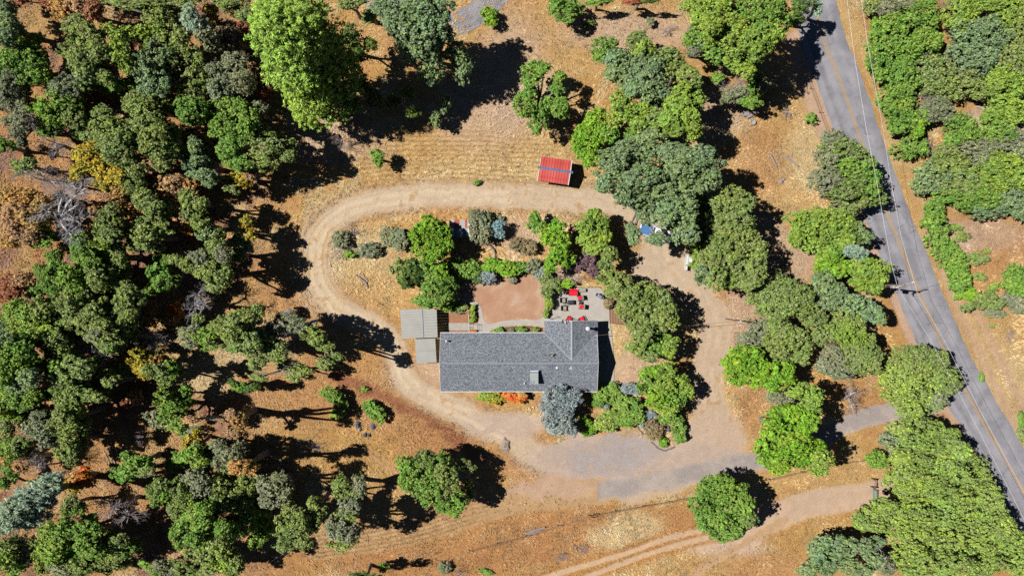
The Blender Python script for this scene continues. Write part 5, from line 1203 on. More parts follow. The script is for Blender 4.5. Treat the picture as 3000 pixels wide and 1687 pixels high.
# --- chaparral right of the road
cg='chaparral right of the road'
for lab, k, lb in [
 ('olive bush at the top corner next to the wire',  'olive', [(2552,18,30,26)]),
 ('grey olive bush at the top edge right of the road', 'greyolive', [(2600,20,36,24),(2655,10,30,16)]),
 ('green bush beside the pale gap at the top edge', 'green', [(2676,22,42,18),(2720,12,26,16)]),
 ('large green bush, first big one right of the wires', 'green', [(2590,85,46,38),(2625,70,30,26),(2572,120,34,30)]),
 ('green bush with two humps near the upper gap', 'green', [(2672,58,36,26),(2725,62,34,30)]),
 ('lime bush below the top edge with a dark hollow', 'lime', [(2805,35,40,36),(2845,30,34,36),(2810,68,36,22)]),
 ('lime bush touching the top edge right of the dark hollow', 'lime', [(2910,15,50,26),(2960,20,40,30)]),
 ('tall lime bush in the top right corner', 'olive', [(2985,55,30,44),(2945,60,30,34,None,'lime')]),
 ('dense green bush left side of the chaparral, upper', 'green', [(2575,155,38,44),(2630,135,40,34),(2560,180,22,26)]),
 ('broad green bush with a shaded lower edge', 'green', [(2660,150,46,38),(2700,115,42,32),(2735,125,30,28)]),
 ('blue green tree in the heart of the chaparral, upper', 'blue', [(2820,92,42,34),(2865,95,40,34),(2840,130,44,34)]),
 ('blue green tree beside the dark gap, right', 'blue', [(2900,80,30,28),(2925,110,34,34)]),
 ('olive lime bush on the right edge, upper', 'olive', [(2970,110,36,42),(2985,150,26,34)]),
 ('green bush under the dense one by the verge', 'green', [(2588,200,38,36),(2620,225,36,34),(2575,225,24,24)]),
 ('green bush with shaded pits in the middle', 'green', [(2650,205,36,32),(2655,245,40,34)]),
 ('olive bush field left of the white twigs', 'olive', [(2715,195,44,36),(2750,220,40,36),(2720,250,44,32)]),
 ('blue green tree in the heart of the chaparral, lower', 'blue', [(2810,160,44,36),(2865,165,44,38),(2850,195,46,32),(2900,170,28,26)]),
 ('rounded olive bush on the right edge below the upper one', 'olive', [(2955,175,44,40),(2985,205,30,36)]),
 ('olive bush right of the white twigs', 'olive', [(2775,260,40,34),(2830,250,44,36),(2870,270,40,30)]),
 ('lime olive bush, wide, on the right edge', 'lime', [(2930,230,46,38),(2975,250,40,40),(2905,255,34,30)]),
 ('dark green bush above the round pair', 'green', [(2645,280,34,30),(2605,290,34,30)]),
 ('green oval bush in front of the brown gap', 'olive', [(2650,310,28,22,None,'lime'),(2600,315,24,18,None,'green')]),
 ('round green bush by the verge with dark base', 'green', [(2632,345,38,32),(2630,375,34,22),(2665,350,24,30)]),
 ('light green bush touching the round one', 'bright', [(2690,355,24,30),(2688,385,22,20)]),
 ('grey olive bush left of the clearing', 'greyolive', [(2740,312,42,26),(2765,335,34,28),(2715,335,28,22)]),
 ('lime bush right of the clearing, large', 'lime', [(2940,305,46,36),(2975,330,38,44),(2915,335,34,28),(2950,360,36,28)]),
 ('green bush left one of the round pair by the verge', 'green', [(2655,438,32,32)]),
 ('green bush right one of the round pair by the verge', 'olive', [(2697,438,26,28,None,'green')]),
 ('green bush below the clearing', 'green', [(2800,365,34,32),(2825,395,34,30),(2790,410,34,24),(2835,370,26,28)]),
 ('green bush right below the clearing', 'green', [(2905,370,36,34),(2930,400,36,30),(2890,395,28,22)]),
 ('olive bush in the right edge hollow', 'greyolive', [(2965,400,40,34),(2985,435,30,28)]),
 ('blue green bush at the verge bulge', 'blue', [(2705,500,34,28),(2735,525,44,34),(2700,545,30,30)]),
 ('olive bush behind the verge bulge', 'olive', [(2770,450,44,30),(2800,480,44,32),(2750,485,32,26)]),
 ('grey olive bush band below the clearing bushes', 'greyolive', [(2850,435,48,32),(2905,435,44,30),(2870,465,44,28)]),
 ('wide lime oak on the lower right of the chaparral', 'lime', [(2900,475,44,32),(2950,480,48,38),(2985,515,34,40),(2890,515,46,34),(2935,530,50,36),(2880,550,46,28)]),
 ('green bush left of the wide lime oak', 'olive', [(2820,520,44,34),(2780,545,44,30),(2840,550,40,26)]),
 ('green bush edge above the pale clearing', 'green', [(2780,575,44,24),(2830,590,50,28),(2885,585,46,32)]),
 ('blue green bush edge above the pale clearing, right', 'blue', [(2900,615,50,22),(2950,590,44,34),(2990,610,30,36)])]:
    T(k, lab, 3.6 if len(lb) > 1 else 2.8, [tuple(x) for x in lb], group=cg, cat='shrub', name='shrub')
for lab, c_ in [('leafless white twigs in the middle of the chaparral',(2824,217,20,18)),('leafless grey twigs left of the grey olive bush',(2715,283,26,20)),('grey twigs below the bush pair, left of the clearing bushes',(2782,420,24,16)),
  ('grey twigs beside the round bush pair',(2722,425,18,26)),('grey twigs in the upper gap near the lime bush',(2775,12,26,18)),('bare reddish twigs in the dark hollow',(2905,60,18,14))]:
    T('bare', lab, 3.0, [c_])
# --- hedge strip and bushes right of road, middle
T('green','long green hedge right of the road, upper third',2.6,[(2735,608,28,28),(2728,640,30,30),(2745,668,32,28)],name='hedge',cat='hedge')
T('green','long green hedge right of the road, middle third',2.6,[(2748,695,34,30),(2768,722,34,32),(2790,750,34,32)],name='hedge',cat='hedge')
T('green','long green hedge right of the road, lower third',2.6,[(2803,780,36,32),(2812,810,34,28),(2808,836,26,20)],name='hedge',cat='hedge')
T('green','low green bush at the end of the hedge',1.6,[(2808,866,16,15)])
T('green','flat green sprig right of the hedge, upper',0.8,[(2797,667,20,11)]); T('olive','flat green sprig right of the hedge, lower',0.9,[(2816,694,24,15)])
T('olive','olive bush just right of the lower hedge',1.5,[(2862,758,32,18)]); T('olive','olive bush beside the hedge end',1.3,[(2872,810,18,14)])
T('lime','small lime tuft on the orange clearing',0.7,[(2888,737,12,8)])
T('bright','rounded bright bush below the orange clearing, left',2.2,[(2840,862,24,20)]); T('green','small bright bush above the olive thicket',1.6,[(2909,842,16,16)])
T('olive','wide olive thicket below the orange clearing',2.2,[(2885,868,40,24),(2870,888,34,20),(2915,890,32,22),(2832,900,24,16)])
T('greyolive','low grey olive mat under the olive thicket',1.2,[(2917,918,42,18)])
T('green','green bush at the right edge by the orange clearing',3,[(2975,808,34,34),(2990,845,24,28),(2960,835,26,24)])
T('greyolive','grey green bush at the right edge below the green one',2.4,[(2985,885,28,32),(2955,875,26,22)])
T('olive','tiny green tuft in straw grass, upper right slope',0.6,[(2905,954,9,8)]); T('bare','dry twiggy tuft on the right hand slope',1.0,[(2962,985,14,18)]); T('green','small green weed at the verge bend',0.7,[(2875,1104,8,14)])
T('green','green bush cut by the right edge, upper',1.8,[(2992,1232,14,26)]); T('olive','green bush cut by the right edge, lower',1.6,[(2992,1276,13,20)])
# --- left of the road, middle
T('olive','small olive crown above the lime tree by the road, left',6,[(2462,580,38,26),(2485,612,30,24)])
T('olive','small olive crown above the lime tree by the road, right',6,[(2545,575,44,28),(2520,595,26,20)])
T('lime','wide lime oak left of the road, left half',7,[(2345,640,40,28),(2385,650,42,34),(2345,680,40,34),(2330,700,24,24),(2400,695,44,34),(2375,715,34,24)])
T('lime','wide lime oak left of the road, right half',7,[(2440,640,44,34),(2475,655,34,32),(2440,685,44,34),(2470,710,38,28),(2440,735,34,24,None,'green'),(2415,740,30,20)])
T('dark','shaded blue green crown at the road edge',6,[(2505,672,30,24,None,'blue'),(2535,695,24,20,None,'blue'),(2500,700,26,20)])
T('teal','pale teal pine tip between the lime oaks',8,[(2500,735,30,20),(2525,745,22,20)])
T('lime','round lime oak over the road next to the pole',8,[(2520,785,42,30),(2560,790,40,34),(2575,815,30,28),(2530,825,46,30),(2560,845,30,20)])
T('bright','bright green crown left of the round lime oak',7,[(2425,765,42,30),(2455,790,38,26),(2405,785,22,18)])
T('teal','blue green oak below the bright crown',8,[(2410,838,38,36,None,'blue'),(2445,855,36,32,None,'blue'),(2425,885,38,28,None,'blue'),(2395,815,22,18,None,'blue')],name='broadleaf_tree')
T('blue','pale blue grey oak beside the dappled verge',8,[(2500,885,36,28),(2530,900,38,32),(2560,920,34,24),(2515,925,34,24),(2580,940,18,18)])
T('olive','dense olive oak mass, upper left dome',8,[(2275,835,40,34),(2310,850,46,36),(2265,870,40,36),(2350,865,34,30)])
T('olive','dense olive oak mass, central dome',8,[(2300,895,46,34),(2345,900,44,34),(2270,915,38,30),(2380,930,38,34)])
T('olive','dense olive oak mass, lower left dome',7,[(2280,960,44,34),(2320,985,46,34),(2345,1010,38,30),(2285,1005,44,32)])
T('olive','dense olive oak mass, low right lump',6,[(2415,960,34,28),(2430,980,26,22),(2395,985,28,24)])
T('lime','olive lime oak right of the dark gap, upper dome',8,[(2475,930,36,32,None,'olive'),(2500,950,36,32,None,'olive'),(2475,975,40,34),(2510,990,34,34)])
T('olive','olive lime oak right of the dark gap, lower dome',8,[(2500,1025,40,36),(2535,1030,34,38),(2550,1000,18,24),(2520,1065,44,32),(2555,1070,24,24)])
T('greyolive','pale limbed grey oak left of the olive lime domes',7,[(2440,1020,34,34,None,'bare'),(2445,1050,40,34),(2420,1075,36,26),(2465,1085,40,24)])
T('olive','olive lump under the dense mass by the bright maple',6,[(2290,1040,44,28),(2335,1045,38,26),(2250,1030,30,24)])
T('olive','wide yellow olive oak beside the lower road, upper dome',8,[(2660,1045,44,30),(2705,1040,46,32),(2745,1055,38,32),(2690,1080,46,30)])
T('hedge','wide yellow olive oak beside the lower road, left dome',8,[(2635,1085,46,32),(2620,1120,44,34),(2660,1130,46,36),(2640,1165,44,34)])
T('hedge','wide yellow olive oak beside the lower road, right dome',8,[(2740,1100,44,36),(2710,1130,46,36),(2765,1130,32,34,None,'olive'),(2735,1165,40,30,None,'greyolive'),(2695,1175,44,34),(2665,1205,44,28)])
# --- garden and middle
T('bare','grey twiggy shrub at the west end of the garden, upper',1.8,[(1029,680,28,24)],); T('greyolive','grey olive shrub at the west end of the garden, lower',2.2,[(998,705,28,26),(995,738,30,24,None,'bare')])
T('bright','small vivid shrub at the foot of the west garden shrubs',1.2,[(1022,745,16,12)])
T('greyolive','round dark grey green dome shrub in the garden grass',1.8,[(1076,733,36,25)])
T('greyolive','grey olive shrub left of the vivid garden tree',2.4,[(1140,695,30,28),(1170,710,30,26),(1165,685,26,20)])
T('bright','vivid green garden tree shading the lean-to',6.5,[(1262,655,32,24),(1232,680,34,32),(1275,690,40,34),(1305,680,22,30),(1245,720,36,32),(1280,735,36,30),(1310,715,18,26),(1255,755,26,18)])
T('greyolive','soft grey green pair of shrubs beside the lean-to, left half',3,[(1392,640,22,30),(1395,680,24,34)],cat='shrub'); T('greyolive','soft grey green pair of shrubs beside the lean-to, right half',3,[(1420,650,24,34),(1422,688,20,26)],cat='shrub')
T('spruce','little blue spruce right of the grey green pair',3.4,[(1461,662,20,18,2.2),(1460,682,22,18,1.6)],name='spruce_tree',cat='tree')
T('dark','small dark plant in the shade above the blue spruce',1.2,[(1462,640,16,10,None,'greyolive')])
T('dark','dark green oak at the left end of the garden hedge row',4,[(1175,790,28,34,None,'olive'),(1205,785,34,30),(1235,805,36,30),(1195,820,34,26),(1250,780,30,24,None,'green')])
T('green','green tree above the ribbed carport',5,[(1275,815,34,30),(1262,845,34,30),(1305,845,34,34),(1250,880,38,24),(1290,875,32,24),(1290,795,30,26,None,'bright')])
T('bright','yellow green tuft at the corner of the ribbed carport',2.5,[(1307,896,24,19)])
T('green','green hedge row behind the lawn, left part',2.5,[(1320,782,32,26),(1352,792,32,28),(1335,770,22,14)],name='hedge',cat='hedge'); T('dark','mixed dark hedge row behind the lawn, centre',2.4,[(1385,790,30,26,None,'green'),(1405,805,26,24),(1425,812,26,18,None,'silver')],name='hedge',cat='hedge')
T('bright','vivid hedge row behind the lawn',2.5,[(1440,778,34,26),(1475,785,34,24),(1500,790,28,20)],name='hedge',cat='hedge')
T('silver','silvery grey shrub right of the vivid hedge',2.2,[(1562,785,24,24,None,'greyolive'),(1588,800,22,22)]); T('green','green shrub between the vivid hedge and silvery shrub',2,[(1525,785,26,22)])
T('greyolive','little grey shrub on the lawn corner',1.2,[(1502,818,14,12)])
T('olive','shrub in the bed inside the path curve',1.3,[(1340,903,24,19),(1356,896,16,12)],); T('lime','yellow green shrub along the inside of the curved path',0.9,[(1385,903,8,13),(1387,924,9,13),(1384,938,9,7)])
T('green','dark blue green tree beside the two vivid trees',4,[(1568,638,22,20,None,'green'),(1572,662,26,22,None,'green')])
T('bright','vivid garden tree, left one of the pair behind the lawn',5.5,[(1630,668,26,24),(1612,695,34,26),(1645,710,30,28),(1632,745,34,30),(1660,760,28,24),(1612,780,22,20)])
T('lime','light yellow green garden tree, right one of the pair',6.5,[(1740,632,28,24),(1712,660,32,28),(1755,665,36,32),(1722,695,36,28),(1765,700,32,28),(1745,725,40,24),(1782,745,26,24,None,'olive'),(1775,775,24,24,None,'olive')])
T('plum','purple leafed plum beside the light garden tree',3.6,[(1722,765,30,26),(1738,790,26,24),(1700,775,20,18)],cat='tree')
T('bare','pinkish leafless shrub left of the purple plum',2,[(1665,795,38,24),(1690,815,24,14)])
T('brown','brown olive shrub between the spruce and the vivid pair',2,[(1522,715,28,22),(1550,722,26,22)])
T('olive','yellow olive shrub above the patio corner',2.4,[(1600,815,22,22),(1618,835,26,24),(1602,852,18,18)]); T('bright','vivid low shrub at the top left of the patio',1.6,[(1658,832,24,14)])
T('lime','tall thin shrub at the left edge of the patio',1.8,[(1607,870,13,16),(1607,893,12,14)]); T('green','small round shrub where the lawn meets the patio',1.2,[(1600,918,11,12)])
T('olive','large olive oak at the patio corner, upper lobe',8,[(1780,815,34,24),(1812,825,36,28),(1795,850,30,24),(1840,850,32,26)])
T('olive','large olive oak between the patio and the drive, main dome',8,[(1850,870,44,34),(1895,860,44,34),(1935,885,40,36),(1835,905,38,36),(1885,905,46,38),(1945,925,38,40),(1910,945,44,34),(1860,940,38,34),(1880,975,38,28)])
T('green','brighter green oak under the large patio oak',7,[(1890,985,34,30),(1925,980,28,26),(1860,1015,38,26,None,'olive'),(1905,1020,38,30),(1960,1005,28,24,None,'lime'),(1955,1030,26,20,None,'lime'),(1905,1048,28,16,None,'olive')])
T('lime','green oak with lacy shadow right of the house',6,[(1915,1090,40,26,None,'bright'),(1955,1085,32,26),(1895,1125,34,30,None,'green'),(1940,1125,44,34),(1985,1120,34,32),(1930,1165,46,34,None,'bright'),(1970,1165,34,34,None,'green'),(1955,1200,30,22),(2012,1145,22,24)])
T('brown','dry bush at the patio end of the garden steps',1.5,[(1783,890,17,15)])
T('green','low green plant against the house wall, middle',1.0,[(1526,965,16,9)]); T('olive','olive plant against the house wall, near the wing',0.9,[(1567,966,12,8)]); T('green','green plant against the house wall, left',0.9,[(1466,966,13,9)]); T('greyolive','pale grey plant against the house wall',0.8,[(1498,967,9,7)])
T('lime','tiny yellowish plant at the bed tip by the path',0.6,[(1446,970,9,5)]); T('red','small red leafed plant beside the landing',0.7,[(1386,971,10,5)])
T('yellow','yellow green bush along the front wall',1.8,[(1425,1160,24,18,None,'lime'),(1448,1166,26,20)],); T('red','fiery orange bush along the front wall',1.9,[(1490,1160,20,16),(1515,1165,24,18),(1528,1155,16,12,None,'orange')])
T('silver','big silvery blue tree in front of the house',5,[(1612,1160,30,28),(1648,1158,34,30),(1680,1170,28,28),(1618,1195,36,30),(1655,1200,34,30),(1615,1235,32,30),(1650,1240,34,30),(1672,1258,22,20),(1630,1262,28,14)])
T('green','bright green bush right of the silvery tree by the wall',2.4,[(1765,1152,34,26),(1795,1150,28,26),(1750,1175,24,20)],); T('silver','small silver tuft among the front bushes',1.6,[(1769,1186,15,14)]); T('silver','pale silver bush at the top of the front garden',2.2,[(1838,1138,24,18),(1862,1142,18,16)])
T('lime','olive green spreading bush in the front garden, upper',2.4,[(1825,1175,36,26,None,'green'),(1855,1190,32,26,None,'green'),(1820,1205,34,24),(1865,1215,28,24,None,'green')],); T('hedge','olive green spreading bush in the front garden, lower',2.2,[(1795,1225,32,26),(1835,1230,34,22,None,'green'),(1765,1238,26,24),(1780,1252,24,14)])
T('bright','lime bush at the foot of the silvery tree',1.8,[(1725,1258,26,22),(1712,1235,20,16)])
T('greyolive','grey leafless patch of lavender by the front rocks',1.0,[(1900,1215,22,16,None,'silver'),(1880,1238,12,16,None,'silver')])
T('brown','brown rounded shrub in the stone edged bed',1.8,[(1912,1255,30,26),(1915,1274,26,16)],); T('hedge','green bush at the right of the stone edged bed',2.0,[(1980,1225,24,22,None,'green'),(1990,1255,24,30,None,'green'),(1992,1283,18,16,None,'green')]); T('bright','grassy green tuft by the white edging stones',1.0,[(1943,1292,15,14)])
T('hedge','low green bush behind the brown rounded shrub',1.6,[(1948,1225,22,14,None,'green'),(1972,1205,22,12,None,'green')])
# --- oaks left of the upright white panel
T('lime','lime sprig over the white boarded panel',4,[(2032,728,22,18),(2045,750,22,20),(2035,778,20,12)])
T('olive','pale olive oak right of the drive, top dome',8,[(2110,580,34,26),(2150,575,40,30),(2180,600,32,32),(2130,615,44,34),(2170,645,42,34),(2110,650,38,32)])
T('olive','pale olive oak right of the drive, middle dome',8,[(2135,690,44,34),(2180,695,42,34),(2105,720,44,36),(2155,735,44,34),(2215,740,30,34)])
T('olive','pale olive oak right of the drive, lower dome',8,[(2075,760,38,36),(2125,775,42,36),(2175,785,44,36),(2215,790,34,34),(2100,810,40,34),(2145,825,44,28),(2195,830,38,26),(2060,805,28,32,None,'blue')])
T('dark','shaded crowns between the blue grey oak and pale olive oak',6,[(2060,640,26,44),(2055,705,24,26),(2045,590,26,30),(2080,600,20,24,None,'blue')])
T('olive','olive oak at the right end of the yard pole shadow',6,[(2215,870,34,28),(2235,900,28,26)])
T('greyolive','grey olive bush right of the yard pole',4,[(2225,965,40,34),(2190,995,34,28),(2245,1000,34,30),(2210,1025,34,22)])
T('bright','vivid maple by the drive, upper crown',6,[(2165,1035,38,24),(2205,1040,38,26),(2145,1065,32,28),(2185,1075,42,32),(2225,1070,36,32),(2165,1105,42,30),(2215,1105,38,28)])
T('bright','vivid maple by the drive, narrow middle crown',6,[(2262,1090,34,30),(2290,1110,34,28),(2255,1125,28,22),(2300,1080,30,24)])
T('lime','lime oak beside the deep shade, upper',7,[(2355,1145,32,26),(2385,1165,30,28),(2365,1195,32,24),(2330,1150,26,20)])
T('greyolive','dusty olive crown between the vivid maples',5,[(2270,1160,30,20),(2300,1170,28,20)])
T('bright','vivid big maple above the bottom drive, left',7,[(2290,1205,38,26),(2330,1210,34,26),(2260,1235,34,28),(2300,1245,42,32),(2255,1280,36,32),(2235,1310,28,30),(2295,1290,44,34)])
T('bright','vivid big maple above the bottom drive, right',7,[(2370,1230,30,30),(2350,1262,30,26),(2335,1300,42,34),(2385,1310,38,32),(2290,1335,44,32),(2340,1345,42,28),(2255,1350,34,26),(2405,1345,32,28,None,'lime'),(2285,1372,34,18),(2400,1375,30,18,None,'lime')])
T('bare','lilac grey leafless thicket beside the paved drive',3,[(2495,1150,30,30),(2500,1190,28,30)])
# --- lower right
T('green','large round oak standing alone by the bottom track',8,[(2075,1430,40,34),(2115,1420,40,30),(2155,1435,36,32),(2055,1470,40,38),(2100,1475,44,40),(2150,1480,42,40),(2185,1475,30,36),(2065,1515,38,34),(2110,1525,44,38),(2160,1525,40,36),(2190,1520,26,26,None,'olive'),(2115,1560,40,26),(2150,1560,32,22)])
T('green','round green bush at the left corner of the great hedge',3,[(2570,1345,32,32)])
T('greyolive','olive grey bush above the round corner bush',3,[(2602,1290,30,28),(2622,1315,26,26)])
hl = [('top', [(2640,1255,44,32),(2690,1245,46,34),(2735,1260,44,36),(2665,1290,46,36)]),('top right', [(2775,1285,44,36),(2720,1300,48,38),(2810,1315,42,36),(2765,1330,48,38)]),
 ('left below the corner bush', [(2640,1335,44,34),(2690,1345,48,36),(2650,1380,46,34),(2615,1400,36,28)]),('centre', [(2740,1375,48,38),(2700,1405,48,36),(2790,1375,46,38),(2750,1425,48,36)]),
 ('right flank, upper', [(2845,1365,42,40),(2870,1405,44,38),(2825,1410,46,38)]),('middle', [(2655,1435,46,34),(2700,1455,48,36),(2650,1475,48,34),(2755,1470,48,38)]),
 ('right flank, middle', [(2895,1450,44,40),(2845,1455,48,38),(2805,1455,46,34),(2915,1495,42,38)]),('by the gate', [(2590,1475,40,24),(2555,1500,40,28),(2600,1510,44,30),(2525,1525,38,30),(2565,1540,36,24)]),
 ('lower middle', [(2655,1520,48,36),(2710,1510,48,36),(2690,1555,50,36),(2640,1560,46,34)]),('lower centre', [(2765,1520,50,38),(2820,1500,46,36),(2780,1565,50,38),(2740,1590,48,34)]),
 ('right flank, lower', [(2870,1510,46,38),(2890,1550,48,38),(2940,1535,40,38),(2835,1555,48,36)]),('bottom left', [(2660,1600,46,34),(2700,1630,48,36),(2650,1640,44,36),(2680,1670,46,28)]),
 ('bottom centre', [(2760,1635,50,38),(2810,1605,48,36),(2820,1650,50,36),(2760,1675,48,28)]),('bottom right corner', [(2870,1600,48,38),(2925,1585,46,38),(2970,1580,40,40),(2900,1640,50,38),(2960,1630,44,40),(2985,1670,34,30),(2870,1675,44,26)])]
for lab, lb in hl: T('hedge', 'great yellow green oak thicket at the lower right, '+lab+' dome', 5.2, [tuple(x) for x in lb], group='domes of the great thicket')
T('bare','grey dead patch in the great thicket, upper',5,[(2670,1396,30,14),(2695,1402,22,10)],name='bare_shrub',cat='shrub'); T('bare','grey dead patch in the great thicket, near the bottom',5,[(2570,1600,20,30),(2590,1640,24,16)],name='bare_shrub',cat='shrub')
T('olive','shaded olive oak between the left meadow and the slim oak',8,[(470,1420,26,24),(490,1450,24,22,None,'green'),(455,1445,20,18)])
T('green','scrubby green oak under the dusty teal oak',7,[(60,1300,30,24,None,'olive'),(40,1320,24,22)])
T('olive','scrubby olive oak right of the teal pine',7,[(210,1470,28,24),(235,1490,24,22,None,'green'),(195,1495,22,20)])
T('olive','scrubby olive oak above the bottom left lime oaks',7,[(350,1590,28,24),(375,1610,24,20,None,'green'),(340,1630,26,20)])
T('olive','shaded oak between the golden oak and the column oak',8,[(470,1090,30,24),(500,1075,24,20,None,'green'),(330,1110,30,24)])
T('blue','blue green oak at the bottom edge left of the great thicket',7,[(2410,1590,40,30),(2450,1585,40,28),(2395,1620,38,34),(2445,1620,44,34),(2490,1600,36,30),(2420,1655,46,34),(2370,1665,40,26),(2480,1650,46,34)])
T('blue','blue green oak at the bottom edge against the great thicket',7,[(2530,1600,34,26),(2570,1585,28,20),(2560,1640,38,34),(2600,1665,34,24,None,'greyolive'),(2530,1670,40,24)])
T('bare','pale dry tuft in the bottom meadow, right',1.0,[(1648,1632,17,13)]); T('bare','grey pink dry patch in the bottom meadow',0.8,[(1706,1608,26,14)])
T('greyolive','dark small shrub at the bottom edge, left of two',1.4,[(1302,1664,17,20)]); T('bare','dark small shrub at the bottom edge, right of two',1.0,[(1348,1678,18,10)]); T('green','flat green weeds at the bottom edge',0.7,[(1425,1674,22,9)])
T('lime','lit crown tip in the bottom shade',3.5,[(1123,1660,16,13)])
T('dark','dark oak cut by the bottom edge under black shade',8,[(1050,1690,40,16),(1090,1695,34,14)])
# --- slope left of house
T('green','green bush on the slope left of the drive bank',2.6,[(962,1148,24,18),(985,1160,24,20)]); T('green','smaller lime green bush under the slope bush',2.2,[(1000,1185,20,22),(988,1212,24,20,None,'lime')])
T('green','spiky green shrub above the dark boulders',2.2,[(1095,1200,28,28,None,'green'),(1112,1218,24,22),(1080,1190,18,20)]); T('green','tiny green bush near the left drive bend',0.9,[(1065,1140,12,9)])
T('greyolive','grey small shrub at the west edge of the oak shade',1.2,[(828,1365,20,14,None,'bare')]); T('bare','brown dry bush beside the foot path curve',1.6,[(905,1310,38,26)])
T('green','big oak with black shadow below the left slope',9,[(1195,1365,32,34),(1200,1410,34,38),(1245,1345,36,32,None,'olive'),(1285,1350,38,30),(1250,1390,44,38),(1300,1385,38,34,None,'olive'),(1260,1435,46,36),(1310,1425,34,34,None,'olive'),(1300,1470,40,30),(1340,1470,34,28),(1325,1495,30,18)])
T('olive','small side crowns on the shadow side of the big oak',6,[(1355,1360,24,18),(1378,1370,18,14),(1374,1415,14,12),(1372,1450,18,24),(1345,1445,16,16)])
# --- bottom left forest right half
T('greyolive','grey olive oak at the left of the lower forest gap',9,[(785,1420,36,30),(815,1405,28,24),(835,1435,30,28),(795,1465,38,26)])
T('olive','slim lit crown in the black lower shade',10,[(918,1468,20,18),(935,1490,24,24)])
T('olive','grey topped oak at the edge of the lower shade, upper',10,[(1000,1415,30,28),(1020,1445,34,28),(1055,1425,22,34,None,'greyolive'),(1025,1475,36,28,None,'greyolive')])
T('greyolive','grey topped oak at the edge of the lower shade, lower',9,[(1000,1515,34,28,None,'olive'),(1030,1500,24,24,None,'olive'),(985,1550,34,30),(1015,1560,36,32),(1005,1590,38,24,None,'olive')])
T('olive','olive lime oak in front of the lower shade',9,[(858,1500,36,30),(880,1530,38,34),(840,1535,34,30),(915,1525,28,34),(850,1575,42,32),(890,1585,28,24),(830,1600,28,16)])
T('green','green oak left of the olive lime oak',8,[(765,1500,28,34),(775,1540,30,36),(750,1580,26,26)])
T('green','grey green oak above the log, lower left',8,[(720,1420,34,36,None,'olive'),(705,1470,36,40,None,'olive'),(735,1520,34,34)])
# --- left middle forest
T('dead','big silvery dead tree with a spreading bare crown',11,[(180,560,46,32),(235,555,36,28),(200,610,44,40),(225,650,38,40),(130,620,50,22),(205,690,30,30)],name='dead_tree',base=(235,650))
T('orange','orange leafed oak left of the silvery dead tree, upper',7,[(25,585,40,32),(75,580,42,32),(115,590,34,28),(50,620,40,28,None,'tan')])
T('tan','tan leafed oak left of the silvery dead tree, lower',7,[(95,640,40,30,None,'orange'),(40,660,36,28),(80,690,44,28),(30,705,30,24,None,'orange')])
T('dark','dark green crown half under the dead tree',6,[(120,650,30,24,None,'green'),(130,710,28,16,None,'green')])
T('orange','bright orange leafed oak above the round olive crown',7,[(375,600,38,34),(400,620,28,24),(345,580,28,24),(285,620,24,22)])
T('tan','tan and orange shrub band left of the forest spine',4,[(500,600,30,26),(520,650,38,26),(545,670,24,20,None,'orange'),(400,570,20,34,None,'orange')])
T('olive','olive green oak right of the silvery dead tree',9,[(325,630,32,28),(310,665,34,30),(330,690,34,26),(300,710,28,20,None,'lime'),(345,655,22,22)])
T('olive','olive oak column above the orange leaves',9,[(420,575,34,28),(445,605,32,26),(455,630,26,20)])
T('olive','round olive crown in the black middle shade',10,[(430,685,34,28),(425,715,30,22),(460,675,28,16)])
T('olive','forest spine oak, first from the top',11,[(560,590,34,30),(545,575,28,24),(590,600,26,24)])
T('olive','forest spine oak, second from the top',11,[(565,630,30,28),(590,655,28,28),(615,680,34,28,None,'blue'),(640,690,24,22)])
T('olive','forest spine oak, third from the top',11,[(635,720,30,28),(620,745,32,28),(650,745,24,26,None,'greyolive')])
T('olive','forest spine oak, fourth and widest',11,[(600,765,30,30,None,'greyolive'),(645,780,36,32),(612,800,36,30),(655,810,32,28),(635,840,34,22),(585,790,18,22)])
T('yellow','thin golden tree behind the forest spine',7,[(720,660,20,28),(735,690,18,20),(700,700,26,18,None,'olive')])
T('green','green tuft in the dark right of the forest spine',6,[(700,745,30,22,None,'olive'),(725,730,20,18,None,'blue'),(680,760,20,15,None,'bright')])
T('olive','yellowish oak left of the spine base',8,[(520,760,30,24),(550,775,28,24),(560,750,20,16,None,'greyolive')])
T('green','green oak left of the bare twisted tree',8,[(465,795,28,28),(480,825,28,24),(465,840,20,18)])
T('dead','bare twisted white tree below the forest spine',9,[(575,860,26,26),(570,900,24,34),(595,890,20,24),(580,930,18,20,None,'olive')],name='dead_tree')
T('green','green oak below the dead tree',9,[(240,730,30,26),(275,740,34,28),(258,760,34,24)])
T('olive','olive oak right of the green oak below the dead tree',8,[(335,735,34,28),(350,760,24,22)])
T('olive','olive oak with curled pale limbs',9,[(285,785,34,30),(310,800,34,28),(295,835,36,26),(280,815,28,24)])
T('green','leafy green oak, upper left of the light domed oak',9,[(165,790,28,30),(150,825,34,32),(185,825,28,28),(170,800,24,20)])
T('green','leafy green oak, above the light domed oak',9,[(205,815,34,30),(240,825,34,30),(225,845,34,24)])
T('olive','light domed oak in the left forest',9,[(215,875,40,34),(250,870,38,34),(230,905,44,34),(255,935,38,30),(205,900,28,28),(275,910,28,24)])
T('olive','small olive crown inside the dark gap',7,[(305,902,26,24),(300,880,16,14)])
T('olive','olive oak column right of the dark gap',9,[(380,855,30,28),(400,880,28,28),(370,905,28,30),(355,935,28,24),(385,925,20,20)])
T('lime','yellow green oak at the left above the green edge mass',8,[(120,900,34,30,None,'olive'),(90,920,38,32),(60,945,40,32),(115,950,36,28),(140,975,36,22)])
T('rust','rust leafed oak near the left edge',6,[(40,835,40,32),(25,860,28,20),(60,820,24,20,None,'tan')])
T('tan','rust and tan shrub under the leafy green oaks',4,[(190,960,34,20,None,'brown'),(150,985,30,18,None,'rust'),(320,870,24,20,None,'rust')])
